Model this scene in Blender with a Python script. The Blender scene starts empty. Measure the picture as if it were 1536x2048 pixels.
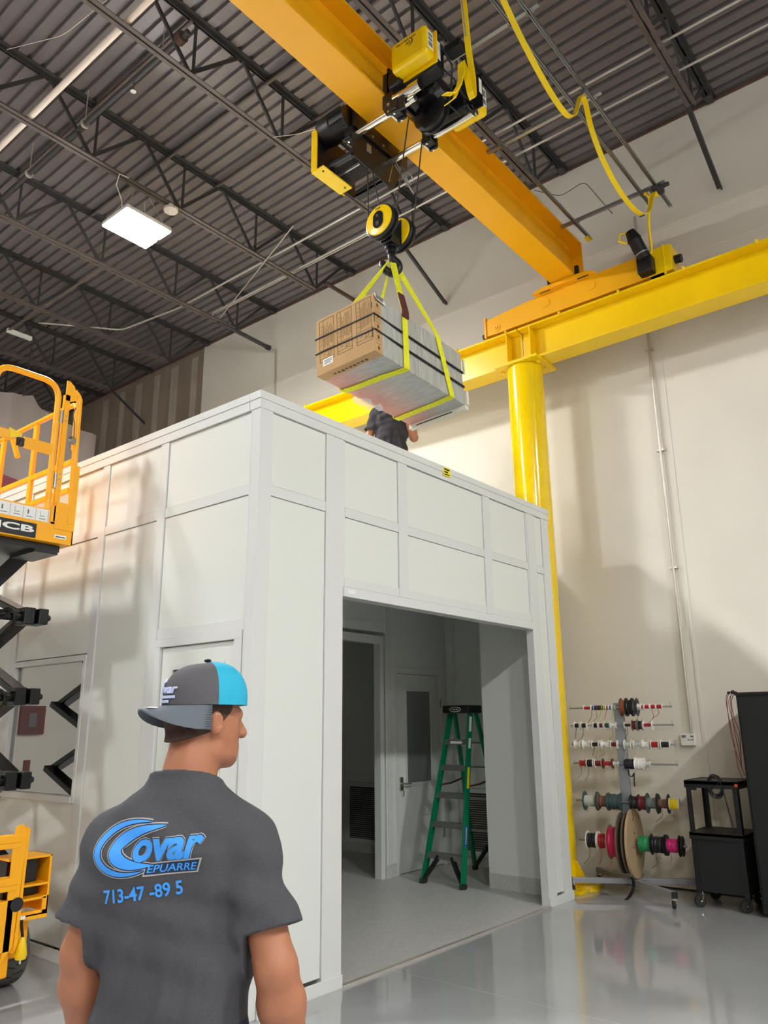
import bpy, bmesh, math, random
import numpy as np
from mathutils import Vector, Matrix
from mathutils.bvhtree import BVHTree
random.seed(7)
S = bpy.context.scene
COL = S.collection
V = Vector

# ------------------------------------------------------------------ camera
CAM = V((0, 0, 1.55))
YAW, PIT, ROLL, FPX = 0.685628148, 0.268180667, -0.00993800, 1553.762
fw = V((math.cos(YAW)*math.cos(PIT), math.sin(YAW)*math.cos(PIT), math.sin(PIT)))
r0 = fw.cross(V((0, 0, 1))).normalized(); u0 = r0.cross(fw)
rt = r0*math.cos(ROLL)+u0*math.sin(ROLL); up = -r0*math.sin(ROLL)+u0*math.cos(ROLL)
cam = bpy.data.objects.new('camera', bpy.data.cameras.new('camera')); COL.objects.link(cam)
cam.matrix_world = Matrix(((rt.x, up.x, -fw.x, CAM.x), (rt.y, up.y, -fw.y, CAM.y), (rt.z, up.z, -fw.z, CAM.z), (0, 0, 0, 1)))
cam.data.sensor_fit = 'VERTICAL'; cam.data.sensor_height = 32; cam.data.sensor_width = 24
cam.data.lens = FPX/2048*32
cam.data.clip_start = 0.05; cam.data.clip_end = 200
S.camera = cam

# ------------------------------------------------------------------ world, exposure
w = bpy.data.worlds.new('world'); S.world = w; w.use_nodes = True
w.node_tree.nodes['Background'].inputs[0].default_value = (0.9, 0.95, 1.0, 1)
w.node_tree.nodes['Background'].inputs[1].default_value = 0.05
S.view_settings.view_transform = 'Standard'; S.view_settings.look = 'None'
S.view_settings.gamma = 1; S.view_settings.use_curve_mapping = False
S.view_settings.exposure = 1.7
LAMP = 132.0        # emission strength of every LED strip

# ------------------------------------------------------------------ materials
def lin(c):
    return tuple((v/255/12.92 if v/255 <= .04045 else ((v/255+.055)/1.055)**2.4) for v in c)
def mat(name, c, rough=.5, metal=0, noise=0, nscale=8, bump=0, bscale=60, coat=0, trans=0, emit=None, es=0, stretch=None, spec=None, alpha=None):
    m = bpy.data.materials.new(name); m.use_nodes = True
    nt = m.node_tree; b = nt.nodes['Principled BSDF']
    col = (*lin(c), 1)
    b.inputs['Base Color'].default_value = col
    b.inputs['Roughness'].default_value = rough; b.inputs['Metallic'].default_value = metal
    if coat: b.inputs['Coat Weight'].default_value = coat; b.inputs['Coat Roughness'].default_value = .06
    if trans: b.inputs['Transmission Weight'].default_value = trans
    if spec is not None: b.inputs['Specular IOR Level'].default_value = spec
    if alpha is not None: b.inputs['Alpha'].default_value = alpha
    if emit: b.inputs['Emission Color'].default_value = (*emit, 1); b.inputs['Emission Strength'].default_value = es
    tc = nt.nodes.new('ShaderNodeTexCoord'); mp = nt.nodes.new('ShaderNodeMapping')
    nt.links.new(tc.outputs['Object'], mp.inputs['Vector'])
    if stretch: mp.inputs['Scale'].default_value = stretch
    if noise:
        n = nt.nodes.new('ShaderNodeTexNoise'); n.inputs['Scale'].default_value = nscale; n.inputs['Detail'].default_value = 5
        nt.links.new(mp.outputs['Vector'], n.inputs['Vector'])
        r = nt.nodes.new('ShaderNodeValToRGB')
        r.color_ramp.elements[0].position = .3; r.color_ramp.elements[1].position = .7
        r.color_ramp.elements[0].color = (*[v*(1-noise) for v in col[:3]], 1)
        r.color_ramp.elements[1].color = (*[min(1, v*(1+noise)) for v in col[:3]], 1)
        nt.links.new(n.outputs['Fac'], r.inputs['Fac']); nt.links.new(r.outputs['Color'], b.inputs['Base Color'])
    if bump:
        n = nt.nodes.new('ShaderNodeTexNoise'); n.inputs['Scale'].default_value = bscale; n.inputs['Detail'].default_value = 4
        nt.links.new(mp.outputs['Vector'], n.inputs['Vector'])
        bp = nt.nodes.new('ShaderNodeBump'); bp.inputs['Strength'].default_value = bump; bp.inputs['Distance'].default_value = .01
        nt.links.new(n.outputs['Fac'], bp.inputs['Height']); nt.links.new(bp.outputs['Normal'], b.inputs['Normal'])
    return m
M = {}
M['panel'] = mat('white panel', (222, 225, 219), .28, bump=.02, bscale=220)
M['batten'] = mat('white batten', (217, 219, 216), .3)
M['gap'] = mat('panel gap', (60, 60, 58), .7)
M['epoxy'] = mat('grey epoxy floor', (170, 171, 174), .045, noise=.05, nscale=1.2, coat=.6)
M['vinyl'] = mat('grey sheet vinyl', (196, 196, 192), .42, noise=.10, nscale=26, stretch=(1, 2.2, 1))
M['wall'] = mat('painted concrete', (226, 220, 208), .75, noise=.035, nscale=.8, bump=.03, bscale=12)
M['joint'] = mat('floor joint', (172, 172, 174), .3)
M['walljoint'] = mat('wall reveal', (238, 228, 216), .7)
M['drywall'] = mat('unfinished drywall', (146, 130, 116), .85, noise=.14, nscale=1.3, stretch=(1, 2.2, .25))
M['compound'] = mat('joint compound', (174, 162, 150), .85, noise=.12, nscale=5, stretch=(1, 1, .3))
M['deck'] = mat('grey roof deck', (126, 118, 118), .38, metal=.35, noise=.08, nscale=2)
M['steel'] = mat('dark primed steel', (62, 60, 60), .6, noise=.15, nscale=6)
M['rust'] = mat('brown primer steel', (92, 66, 58), .7, noise=.2, nscale=9)
M['chord'] = mat('grey brown primer', (98, 88, 84), .6, noise=.15, nscale=6)
M['galv'] = mat('galvanised conduit', (205, 198, 190), .35, metal=.5)
M['whitepipe'] = mat('white pipe', (236, 222, 208), .45)
M['orange'] = mat('orange yellow crane paint', (250, 180, 10), .38, noise=.03, nscale=3)
M['yellow'] = mat('yellow crane paint', (250, 208, 0), .3, noise=.025, nscale=3)
M['colyel'] = mat('glossy yellow paint', (250, 212, 0), .16, coat=.5)
M['cover'] = mat('yellow hoist cover', (252, 210, 6), .3)
M['lift'] = mat('lift yellow', (255, 178, 10), .36)
M['black'] = mat('black metal', (17, 17, 20), .42)
M['blackmatt'] = mat('black powder coat', (20, 20, 22), .62)
M['liftblack'] = mat('black lift arm paint', (12, 12, 15), .28)
M['blackgloss'] = mat('black gloss', (14, 14, 18), .25)
M['rubber'] = mat('rubber', (34, 34, 35), .8)
M['tyre'] = mat('grey tyre', (82, 82, 78), .85, noise=.1, nscale=20)
M['chrome'] = mat('chrome', (225, 220, 210), .16, metal=1)
M['zinc'] = mat('zinc plated', (170, 172, 175), .32, metal=.8)
M['rope'] = mat('wire rope', (66, 62, 58), .5, metal=.6)
M['cable'] = mat('yellow flat cable', (250, 214, 8), .45)
M['sling'] = mat('yellow green sling', (226, 226, 40), .8, noise=.1, nscale=40)
M['sleeve'] = mat('dark red wear sleeve', (84, 32, 28), .85)
M['kraft'] = mat('brown cardboard', (192, 154, 106), .8, noise=.05, nscale=5)
M['print'] = mat('brown print', (92, 66, 40), .8)
M['paper'] = mat('white paper', (236, 236, 232), .6)
M['ink'] = mat('black ink', (30, 30, 32), .6)
M['grey_ink'] = mat('grey ink', (120, 120, 122), .6)
M['foam'] = mat('white foam edge', (222, 216, 200), .8)
M['green'] = mat('green fibreglass', (0, 118, 78), .38)
M['alu'] = mat('aluminium tread', (150, 150, 150), .42, metal=.7)
M['rack'] = mat('silver rack tube', (158, 160, 165), .4, metal=.35, noise=.06, nscale=10)
M['white'] = mat('white plastic', (238, 234, 226), .4)
M['red'] = mat('red wire', (168, 20, 34), .45)
M['darkred'] = mat('dark red wire', (108, 18, 26), .5)
M['pink'] = mat('pink wire', (218, 44, 92), .45)
M['magenta'] = mat('magenta wire', (206, 36, 110), .45)
M['wgreen'] = mat('green wire', (30, 140, 84), .45)
M['dgreen'] = mat('dark green wire', (16, 78, 52), .5)
M['teal'] = mat('dark teal wire', (56, 78, 78), .5, noise=.15, nscale=30)
M['blue'] = mat('blue wire', (52, 84, 176), .45)
M['yellowwire'] = mat('yellow wire', (240, 206, 12), .45)
M['lime'] = mat('lime wire', (150, 176, 70), .5)
M['brown'] = mat('brown wire', (112, 76, 60), .5, noise=.15, nscale=30)
M['rustwire'] = mat('orange brown wire', (172, 84, 48), .5)
M['greywire'] = mat('grey wire', (118, 118, 116), .5)
M['palegrey'] = mat('pale grey wire', (190, 196, 184), .5)
M['wblack'] = mat('black wire', (22, 22, 25), .45)
M['fiber'] = mat('tan fibreboard reel', (178, 150, 116), .75, noise=.05, nscale=8)
M['fiberdark'] = mat('brown reel edge', (98, 84, 66), .8)
M['tarp'] = mat('grey tarp', (152, 140, 136), .8, noise=.06, nscale=2, bump=.3, bscale=2)
M['maroon'] = mat('maroon sheet', (96, 20, 36), .6)
M['skin'] = mat('tanned skin', (172, 112, 82), .5, noise=.05, nscale=20)
M['hair'] = mat('short dark hair', (66, 46, 36), .85, noise=.3, nscale=90)
M['shirt'] = mat('heather charcoal cotton', (72, 72, 77), .9, noise=.10, nscale=220, bump=.12, bscale=14)
M['darkshirt'] = mat('dark grey cotton', (52, 48, 52), .9, noise=.08, nscale=200, bump=.2, bscale=14)
M['jeans'] = mat('dark denim', (44, 52, 70), .9, noise=.15, nscale=120)
M['shoe'] = mat('brown work boot', (92, 66, 44), .7)
M['capgrey'] = mat('grey cap twill', (88, 86, 90), .85, noise=.04, nscale=150)
M['capbill'] = mat('grey cap bill', (98, 106, 114), .75)
M['capteal'] = mat('turquoise mesh', (34, 170, 204), .75, noise=.08, nscale=260)
M['logoblue'] = mat('blue print', (64, 156, 246), .7)
M['logonavy'] = mat('navy print', (22, 42, 72), .7)
M['logogrey'] = mat('light grey print', (178, 172, 170), .7)
M['embroidery'] = mat('pale blue thread', (196, 206, 240), .7)
M['lampbody'] = mat('white lamp housing', (232, 232, 230), .4)
M['led'] = mat('led strip', (255, 255, 255), .5, emit=(.985, 1.0, .985), es=LAMP)
M['speaker'] = mat('white sensor disc', (226, 214, 202), .5)
M['redplate'] = mat('dark red box', (120, 78, 76), .5)
M['film'] = mat('clear stretch film', (235, 235, 235), .12, alpha=.28)
M['clearfilm'] = mat('crumpled clear film', (240, 240, 240), .15, alpha=.4)
M['greyfoam'] = mat('grey door glass', (120, 122, 120), .25)
M['brass'] = mat('satin metal', (150, 146, 138), .3, metal=.9)
M['amber'] = mat('hi-vis yellow sticker', (240, 226, 20), .5)
M['orangeplastic'] = mat('orange plastic', (224, 84, 38), .5)

def glass_mat():
    m = bpy.data.materials.new('window glass'); m.use_nodes = True; nt = m.node_tree
    out = nt.nodes['Material Output']; nt.nodes.remove(nt.nodes['Principled BSDF'])
    g = nt.nodes.new('ShaderNodeBsdfGlossy'); g.inputs['Roughness'].default_value = .0
    t = nt.nodes.new('ShaderNodeBsdfTransparent'); t.inputs['Color'].default_value = (.82, .86, .85, 1)
    mx = nt.nodes.new('ShaderNodeMixShader'); fr = nt.nodes.new('ShaderNodeFresnel'); fr.inputs['IOR'].default_value = 1.9
    ad = nt.nodes.new('ShaderNodeMath'); ad.operation = 'MULTIPLY_ADD'; ad.inputs[1].default_value = .6; ad.inputs[2].default_value = .42
    nt.links.new(fr.outputs[0], ad.inputs[0]); nt.links.new(ad.outputs[0], mx.inputs[0]); nt.links.new(t.outputs[0], mx.inputs[1]); nt.links.new(g.outputs[0], mx.inputs[2])
    nt.links.new(mx.outputs[0], out.inputs[0]); return m
M['glass'] = glass_mat()

def wrap_mat():
    """stretch-wrapped grey carton: cardboard tone at the bare end, reddish tint on the underside, growing towards local +y"""
    m = bpy.data.materials.new('film wrapped grey carton'); m.use_nodes = True; nt = m.node_tree; b = nt.nodes['Principled BSDF']
    b.inputs['Roughness'].default_value = .3
    tc = nt.nodes.new('ShaderNodeTexCoord'); sp = nt.nodes.new('ShaderNodeSeparateXYZ'); nt.links.new(tc.outputs['Object'], sp.inputs[0])
    n = nt.nodes.new('ShaderNodeTexNoise'); n.inputs['Scale'].default_value = 5; n.inputs['Detail'].default_value = 6
    mp = nt.nodes.new('ShaderNodeMapping'); mp.inputs['Scale'].default_value = (7, 2, 1.2)
    nt.links.new(tc.outputs['Object'], mp.inputs[0]); nt.links.new(mp.outputs[0], n.inputs['Vector'])
    r = nt.nodes.new('ShaderNodeValToRGB'); e = r.color_ramp.elements
    e[0].position = .25; e[0].color = (*lin((158, 159, 154)), 1); e[1].position = .75; e[1].color = (*lin((190, 190, 184)), 1)
    nt.links.new(n.outputs['Fac'], r.inputs[0])
    # reddish tint: v (local y) large, u (local x) anything, only low z
    mr = nt.nodes.new('ShaderNodeMapRange'); mr.inputs[1].default_value = -.10; mr.inputs[2].default_value = .2
    nt.links.new(sp.outputs['Y'], mr.inputs[0])
    mr2 = nt.nodes.new('ShaderNodeMapRange'); mr2.inputs[1].default_value = -.19; mr2.inputs[2].default_value = -.225
    nt.links.new(sp.outputs['Z'], mr2.inputs[0])
    mm = nt.nodes.new('ShaderNodeMath'); mm.operation = 'MULTIPLY'; nt.links.new(mr.outputs[0], mm.inputs[0]); nt.links.new(mr2.outputs[0], mm.inputs[1])
    mm2 = nt.nodes.new('ShaderNodeMath'); mm2.operation = 'MULTIPLY'; mm2.inputs[1].default_value = .8; nt.links.new(mm.outputs[0], mm2.inputs[0])
    mx = nt.nodes.new('ShaderNodeMix'); mx.data_type = 'RGBA'
    nt.links.new(mm2.outputs[0], mx.inputs[0]); nt.links.new(r.outputs[0], mx.inputs[6]); mx.inputs[7].default_value = (*lin((214, 132, 112)), 1)
    nt.links.new(mx.outputs[2], b.inputs['Base Color'])
    n2 = nt.nodes.new('ShaderNodeTexNoise'); n2.inputs['Scale'].default_value = 7
    mp2 = nt.nodes.new('ShaderNodeMapping'); mp2.inputs['Scale'].default_value = (9, 3, 1)
    nt.links.new(tc.outputs['Object'], mp2.inputs[0]); nt.links.new(mp2.outputs[0], n2.inputs['Vector'])
    bp = nt.nodes.new('ShaderNodeBump'); bp.inputs['Strength'].default_value = .5; bp.inputs['Distance'].default_value = .02
    nt.links.new(n2.outputs['Fac'], bp.inputs['Height']); nt.links.new(bp.outputs[0], b.inputs['Normal'])
    return m
M['wrap'] = wrap_mat()

# ------------------------------------------------------------------ helpers
def basis(d, hint=None):
    d = d.normalized()
    h = hint or (V((0, 0, 1)) if abs(d.z) < .95 else V((0, 1, 0)))
    a = d.cross(h).normalized(); return a, a.cross(d).normalized()
class MB:
    def __init__(s): s.v = []; s.f = []
    def add(s, vs, fs):
        k = len(s.v); s.v += [V(p) for p in vs]; s.f += [tuple(i+k for i in f) for f in fs]; return s
    def box(s, x0, x1, y0, y1, z0, z1):
        return s.add([(x0,y0,z0),(x1,y0,z0),(x1,y1,z0),(x0,y1,z0),(x0,y0,z1),(x1,y0,z1),(x1,y1,z1),(x0,y1,z1)],
                     [(0,3,2,1),(4,5,6,7),(0,1,5,4),(1,2,6,5),(2,3,7,6),(3,0,4,7)])
    def bar(s, p, q, w, h, hint=None):
        p, q = V(p), V(q); a, b = basis(q-p, V(hint) if hint else None)
        vs = [c + a*(i*w/2) + b*(j*h/2) for c in (p, q) for i, j in ((-1,-1),(1,-1),(1,1),(-1,1))]
        return s.add(vs, [(0,1,2,3),(7,6,5,4),(0,4,5,1),(1,5,6,2),(2,6,7,3),(3,7,4,0)])
    def ring(s, c, a, b, r, n, r2=None):
        r2 = r if r2 is None else r2
        return [c + a*(r*math.cos(2*math.pi*i/n)) + b*(r2*math.sin(2*math.pi*i/n)) for i in range(n)]
    def loft(s, rings, cap=True):
        n = len(rings[0]); vs = [p for r in rings for p in r]; fs = []
        for k in range(len(rings)-1):
            for i in range(n):
                j = (i+1) % n; fs.append((k*n+i, k*n+j, (k+1)*n+j, (k+1)*n+i))
        if cap:
            fs.append(tuple(range(n-1, -1, -1))); fs.append(tuple((len(rings)-1)*n+i for i in range(n)))
        return s.add(vs, fs)
    def cyl(s, p, q, r, n=20, r2=None):
        p, q = V(p), V(q); a, b = basis(q-p)
        return s.loft([s.ring(p, a, b, r, n), s.ring(q, a, b, r if r2 is None else r2, n)])
    def tube(s, pts, r, n=10, cap=True):
        pts = [V(p) for p in pts]; rings = []; a = None
        for i, p in enumerate(pts):
            d = (pts[min(i+1, len(pts)-1)]-pts[max(i-1, 0)])
            if d.length < 1e-9: d = V((0, 0, 1))
            d.normalize()
            if a is None: a, b = basis(d)
            else:
                a = (a - d*a.dot(d));
                if a.length < 1e-6: a, _ = basis(d)
                a.normalize(); b = a.cross(d)
            b = d.cross(a).normalized() if False else a.cross(d).normalized()
            rings.append(s.ring(p, a, b, r[i] if isinstance(r, (list, tuple)) else r, n))
        return s.loft(rings, cap)
    def lathe(s, p, axis, prof, n=28):
        """prof: list of (t along axis, radius)"""
        p = V(p); ax = V(axis).normalized(); a, b = basis(ax)
        return s.loft([s.ring(p+ax*t, a, b, max(r, 1e-4), n) for t, r in prof])
    def prism(s, pts, off):
        """pts: 3D polygon; off: extrusion vector"""
        off = V(off); n = len(pts); pts = [V(p) for p in pts]
        vs = pts + [p+off for p in pts]
        fs = [tuple(range(n-1, -1, -1)), tuple(range(n, 2*n))] + [(i, (i+1) % n, n+(i+1) % n, n+i) for i in range(n)]
        return s.add(vs, fs)
    def ribbon(s, pts, wv, t, tv=None):
        """flat strap through pts; wv width vector (or list), t thickness"""
        pts = [V(p) for p in pts]; rings = []
        for i, p in enumerate(pts):
            d = (pts[min(i+1, len(pts)-1)]-pts[max(i-1, 0)]).normalized()
            wd = V(wv[i]) if isinstance(wv, list) else V(wv)
            nrm = wd.cross(d).normalized()*(t/2)
            rings.append([p-wd/2-nrm, p+wd/2-nrm, p+wd/2+nrm, p-wd/2+nrm])
        return s.loft(rings)
    def sphere(s, c, r, n=16, m=10, sx=1, sy=1, sz=1):
        c = V(c); rings = []
        for j in range(m+1):
            th = math.pi*j/m; rr = max(math.sin(th), .001)
            rings.append([c+V((sx*r*rr*math.cos(2*math.pi*i/n), sy*r*rr*math.sin(2*math.pi*i/n), -sz*r*math.cos(th))) for i in range(n)])
        return s.loft(rings)
BASE = {}
def root_of(o):
    while o.parent: o = o.parent
    return o
def obj(name, mb, m, parent=None, bevel=0, smooth=False, label=None, local=False):
    me = bpy.data.meshes.new(name)
    off = V((0, 0, 0))
    if parent and not local: off = BASE.get(root_of(parent).name, V((0, 0, 0)))
    if isinstance(mb, MB): me.from_pydata([p-off for p in mb.v], [], mb.f)
    else: me.from_pydata([V(p)-off for p in mb[0]], [], mb[1])
    bm = bmesh.new(); bm.from_mesh(me); bmesh.ops.recalc_face_normals(bm, faces=bm.faces); bm.to_mesh(me); bm.free()
    me.materials.append(M[m] if isinstance(m, str) else m)
    if smooth:
        me.polygons.foreach_set('use_smooth', [True]*len(me.polygons))
        try: me.set_sharp_from_angle(angle=math.radians(38))
        except Exception: pass
    o = bpy.data.objects.new(name, me); COL.objects.link(o)
    if parent: o.parent = parent
    if bevel:
        b = o.modifiers.new('bevel', 'BEVEL'); b.width = bevel; b.segments = 2; b.limit_method = 'ANGLE'; b.angle_limit = math.radians(40)
    if label: o['label'] = label
    return o
def thing(name, label, cat, loc=(0, 0, 0), group=None, rotz=0):
    o = bpy.data.objects.new(name, None); COL.objects.link(o); o.location = loc; o.rotation_euler = (0, 0, rotz)
    o.empty_display_size = .1; BASE[o.name] = V(loc) if not rotz else V((0, 0, 0))
    o['label'] = label; o['category'] = cat
    if group: o['group'] = group
    return o
def tag(o, label, cat, group=None):
    o['label'] = label; o['category'] = cat
    if group: o['group'] = group
    return o
def struct(name, mb, m, **k):
    o = obj(name, mb, m, **k); o['kind'] = 'structure'; return o
def dup(root, loc, rotz=None, label=None, group=None):
    r = root.copy(); COL.objects.link(r); r.location = loc
    if rotz is not None: r.rotation_euler = (0, 0, rotz)
    if label: r['label'] = label
    if group: r['group'] = group
    for ch in list(root.children):
        c = ch.copy(); COL.objects.link(c); c.parent = r
        for g in list(ch.children):
            d = g.copy(); COL.objects.link(d); d.parent = c
    return r
def text_mesh(txt, o, xd, yd, width=None, height=None, thick=.002, shear=0, bold=0, center=False):
    """returns (verts, faces) of the lettering on a plane at o with axes xd (reading direction) and yd (up)"""
    cu = bpy.data.curves.new('t', 'FONT'); cu.body = txt; cu.size = 1; cu.extrude = .5; cu.offset = bold; cu.shear = shear
    cu.resolution_u = 3
    ob = bpy.data.objects.new('t', cu); COL.objects.link(ob)
    bpy.context.view_layer.update()
    dg = bpy.context.evaluated_depsgraph_get(); me = bpy.data.meshes.new_from_object(ob.evaluated_get(dg))
    vs = [v.co.copy() for v in me.vertices]; fs = [tuple(p.vertices) for p in me.polygons]
    bpy.data.objects.remove(ob); bpy.data.curves.remove(cu); bpy.data.meshes.remove(me)
    x0 = min(v.x for v in vs); x1 = max(v.x for v in vs); y0 = min(v.y for v in vs); y1 = max(v.y for v in vs)
    sx = (width/(x1-x0)) if width else None; sy = (height/(y1-y0)) if height else None
    sx = sx or sy; sy = sy or sx
    xd, yd = V(xd).normalized(), V(yd).normalized(); n = xd.cross(yd); o = V(o)
    cx = (x0+x1)/2 if center else x0; cy = (y0+y1)/2 if center else y0
    out = [o + xd*((v.x-cx)*sx) + yd*((v.y-cy)*sy) + n*(v.z*thick) for v in vs]
    m = MB(); m.v = out; m.f = fs; return m
def arc(c, a, b, r, t0, t1, n=8):
    c, a, b = V(c), V(a), V(b)
    return [c + a*(r*math.cos(t0+(t1-t0)*i/n)) + b*(r*math.sin(t0+(t1-t0)*i/n)) for i in range(n+1)]
def rounded(pts, r, n=5):
    """round the inner corners of a polyline"""
    pts = [V(p) for p in pts]; out = [pts[0]]
    for i in range(1, len(pts)-1):
        a, b, c = pts[i-1], pts[i], pts[i+1]
        d1 = (a-b); d2 = (c-b); rr = min(r, d1.length*.49, d2.length*.49)
        p, q = b+d1.normalized()*rr, b+d2.normalized()*rr
        for k in range(n+1):
            t = k/n; out.append(p*(1-t)**2 + b*(2*t*(1-t)) + q*t*t)
    out.append(pts[-1]); return out
def hit(px, py, ax, val):
    """point on the plane axis=val seen at a photo pixel (used once, to measure real positions)"""
    d = rt*((px-768)/FPX) - up*((py-1024)/FPX) + fw
    return CAM + d*((val-CAM[ax])/d[ax])

# ================================================================== SETTING
XW = 8.12
struct('floor', MB().box(-13, XW, -22, 16, -.2, 0), 'epoxy')
struct('wall_east', MB().box(XW, XW+.2, -22, 10.95, 0, 9.2), 'wall')
struct('wall_east_unfinished', MB().box(XW+.02, XW+.2, 10.95, 16, 0, 9.2), 'drywall')
struct('wall_west', MB().box(-13.2, -13, -22, 16, 0, 9.2), 'wall')
struct('wall_south', MB().box(-13.2, XW+.2, -22.2, -22, 0, 9.2), 'wall')
struct('wall_north', MB().box(-13.2, XW+.2, 16, 16.2, 0, 9.2), 'wall')
# trims: horizontal reveals and vertical panel joint on the east wall
struct('trim_1', MB().box(XW-.012, XW, -12, 10.95, 7.06, 7.085), 'walljoint')
struct('trim_2', MB().box(XW-.006, XW, -12, 10.95, 6.62, 6.63), 'walljoint')
struct('trim_3', MB().box(XW-.008, XW, 2.60, 2.63, 0, 8.4), 'wall')
struct('baseboard_east', MB().box(XW-.012, XW, -12, 4.4, 0, .012), 'black')
struct('trim_5', MB().box(4.438, 4.442, -8, 3.6, 0, .0005), 'joint')
struct('trim_4', MB().box(XW-.03, XW, -12, 16, 8.415, 8.44), 'rust')
for k, y in enumerate((11.15, 11.75, 12.35, 12.95, 13.55, 14.15)):
    tag(obj('joint_compound_stripe', MB().box(XW+.008, XW+.0195, y, y+.17+.05*(k % 2), 3.4, 8.3), 'compound'),
        'vertical stripe of pale joint compound on the bare brown drywall behind the white enclosure', 'drywall joint', 'joint compound stripes on the bare drywall')
# roof deck with ribs along Y
def deck():
    m = MB(); x = -13.2; p = .1524; pts = []
    while x < XW+.2:
        pts += [(x, 8.502), (x+.034, 8.502), (x+.046, 8.462), (x+.142, 8.462)]; x += p
    y0, y1 = -22.2, 16.2
    vs = [(a, y0, z) for a, z in pts]+[(a, y1, z) for a, z in pts]; n = len(pts)
    m.add(vs, [(i, i+1, n+i+1, n+i) for i in range(n-1)])
    m.box(-13.2, XW+.2, y0, y1, 8.53, 8.6); return m
struct('ceiling', deck(), 'deck')

# ------------------------------------------------------------------ roof joists (run towards the east wall)
ZB, ZT = 7.74, 8.42
def joist(label, brace=True):
    t = thing('roof_joist', label, 'roof joist', (0, 0, 0), 'steel roof joists')
    y = 0
    m = MB()
    for s in (-1, 1): m.box(-9, XW-.02, s*.012 if s > 0 else -.062, .062 if s > 0 else -.012, ZT+.034, ZT+.042).box(-9, XW-.02, .012 if s > 0 else -.018, .018 if s > 0 else -.012, ZT-.02, ZT+.034)
    obj('top_chord', m, 'steel', t)
    m = MB()
    for s in (-1, 1): m.box(-9, 7.22, .010 if s > 0 else -.052, .052 if s > 0 else -.010, ZB-.006, ZB).box(-9, 7.22, .010 if s > 0 else -.016, .016 if s > 0 else -.010, ZB, ZB+.045)
    obj('bottom_chord', m, 'chord', t)
    for k in range(-10, 4):
        xb = 3.64+1.2*k
        m = MB()
        m.bar((xb-.55, 0, ZT+.01), (xb, 0, ZB+.03), .022, .04).bar((xb, 0, ZB+.03), (xb+.6, 0, ZT+.01), .022, .04)
        m.bar((xb+.04, 0, ZB+.02), (xb+.04, 0, ZT+.01), .02, .028)
        obj('web', m, 'steel', t)
    obj('seat', MB().box(XW-.16, XW-.02, -.04, .04, ZT-.03, ZT+.034), 'steel', t)
    return t
jy = [1.72, 3.57, 5.40, 7.20, 9.0, 10.8, 12.6, 14.4]
names = ['first steel roof joist nearest the viewer at upper right, right of the crane bridge', 'steel roof joist directly above the yellow crane bridge and hoist',
         'steel roof joist just left of the crane bridge, passing above the white pipe', 'steel roof joist that carries the lit lamp and the white disc',
         'steel roof joist just beyond the lit lamp', 'second steel roof joist beyond the lit lamp', 'steel roof joist above the grey tarp, second from the far end', 'farthest steel roof joist behind the lift guardrail']
J0 = joist(names[0]); J0.location = (0, jy[0], 0)
for y, n in zip(jy[1:], names[1:]): dup(J0, (0, y, 0), label=n)
# diagonal wall braces from the chord ends
def brace(y, x0, z0, x1, z1, label, m='steel', w=.05):
    mb = MB().bar((x0, y, z0), (x1, y, z1), w, .012, (0, 1, 0)).bar((x0, y+w/2, z0+.02), (x1, y+w/2, z1+.02), .008, .05, (0, 1, 0))
    tag(obj('wall_brace', mb, m), label, 'steel brace', 'diagonal braces from roof joists to the wall')
brace(1.74, 7.15, 7.80, 8.11, 7.26, 'dark diagonal brace against the wall at upper right above the yellow runway')
brace(5.46, 7.15, 7.68, 8.11, 7.24, 'dark diagonal brace on the pinkish wall right of the hook block')
brace(12.75, 7.3, 7.85, 8.13, 7.36, 'dark diagonal brace on the bare drywall left of the white enclosure corner')
tag(obj('pipe_stub', MB().cyl((7.45, 7.2, 7.97), (8.1, 7.2, 7.97), .03), 'rust'), 'short reddish brown pipe from the joist into the wall, left of the hook', 'pipe')
tag(obj('pipe', MB().cyl((6.9, 9.0, 7.73), (7.97, 9.0, 7.70), .032).cyl((7.93, 9.0, 7.70), (8.0, 9.0, 7.70), .045), 'steel'), 'dark pipe end sticking out below the deck left of the hanging carton', 'pipe')
# bridging angles between joists
for k, (x, y0, y1) in enumerate(((4.62, 3.6, 9), (3.6, 5.4, 9), (5.35, 3.57, 7.2), (2.3, 7.2, 14.4), (4.9, 9.0, 12.6))):
    lab = ['thin steel bridging angle above the lit lamp', 'steel bridging angle crossing the deck at the top left', 'steel bridging angle between joists left of the hoist',
           'steel bridging angle at the far left beyond the lamp', 'steel bridging angle in the dim bay above the tarp'][k]
    tag(obj('bridging_angle', MB().box(x, x+.045, y0, y1, ZB+.005, ZB+.012) if k in (4,) else MB().box(x, x+.045, y0, y1, ZT-.02, ZT-.01).box(x, x+.006, y0, y1, ZT-.05, ZT-.01), 'chord'), lab, 'steel angle')
def pipe(name, pts, r, m, label, cat='pipe', n=10):
    return tag(obj(name, MB().tube(rounded(pts, .12), r, n), m, smooth=True), label, cat)
pipe('ceiling_pipe', [(2.93, 4.9, 7.80), (2.93, 12, 7.80)], .032, 'whitepipe', 'long whitish pipe under the roof deck at the top left')
pipe('sprinkler_pipe', [(3.46, 5.2, 8.0), (3.46, 15, 8.0)], .027, 'steel', 'dark sprinkler pipe between two joists at the left')
for y, lb in ((5.62, 'near'), (7.05, 'middle'), (8.3, 'far')):
    tag(obj('pipe_hanger', MB().cyl((3.46, y, 8.03), (3.46, y, 8.45), .006).lathe((3.46, y-.015, 8.0), (0, 1, 0), [(0, .05), (.03, .05)], 16), 'galv'),
        'small steel clevis hanger at the %s end of the dark sprinkler pipe' % lb, 'pipe hanger')
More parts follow.
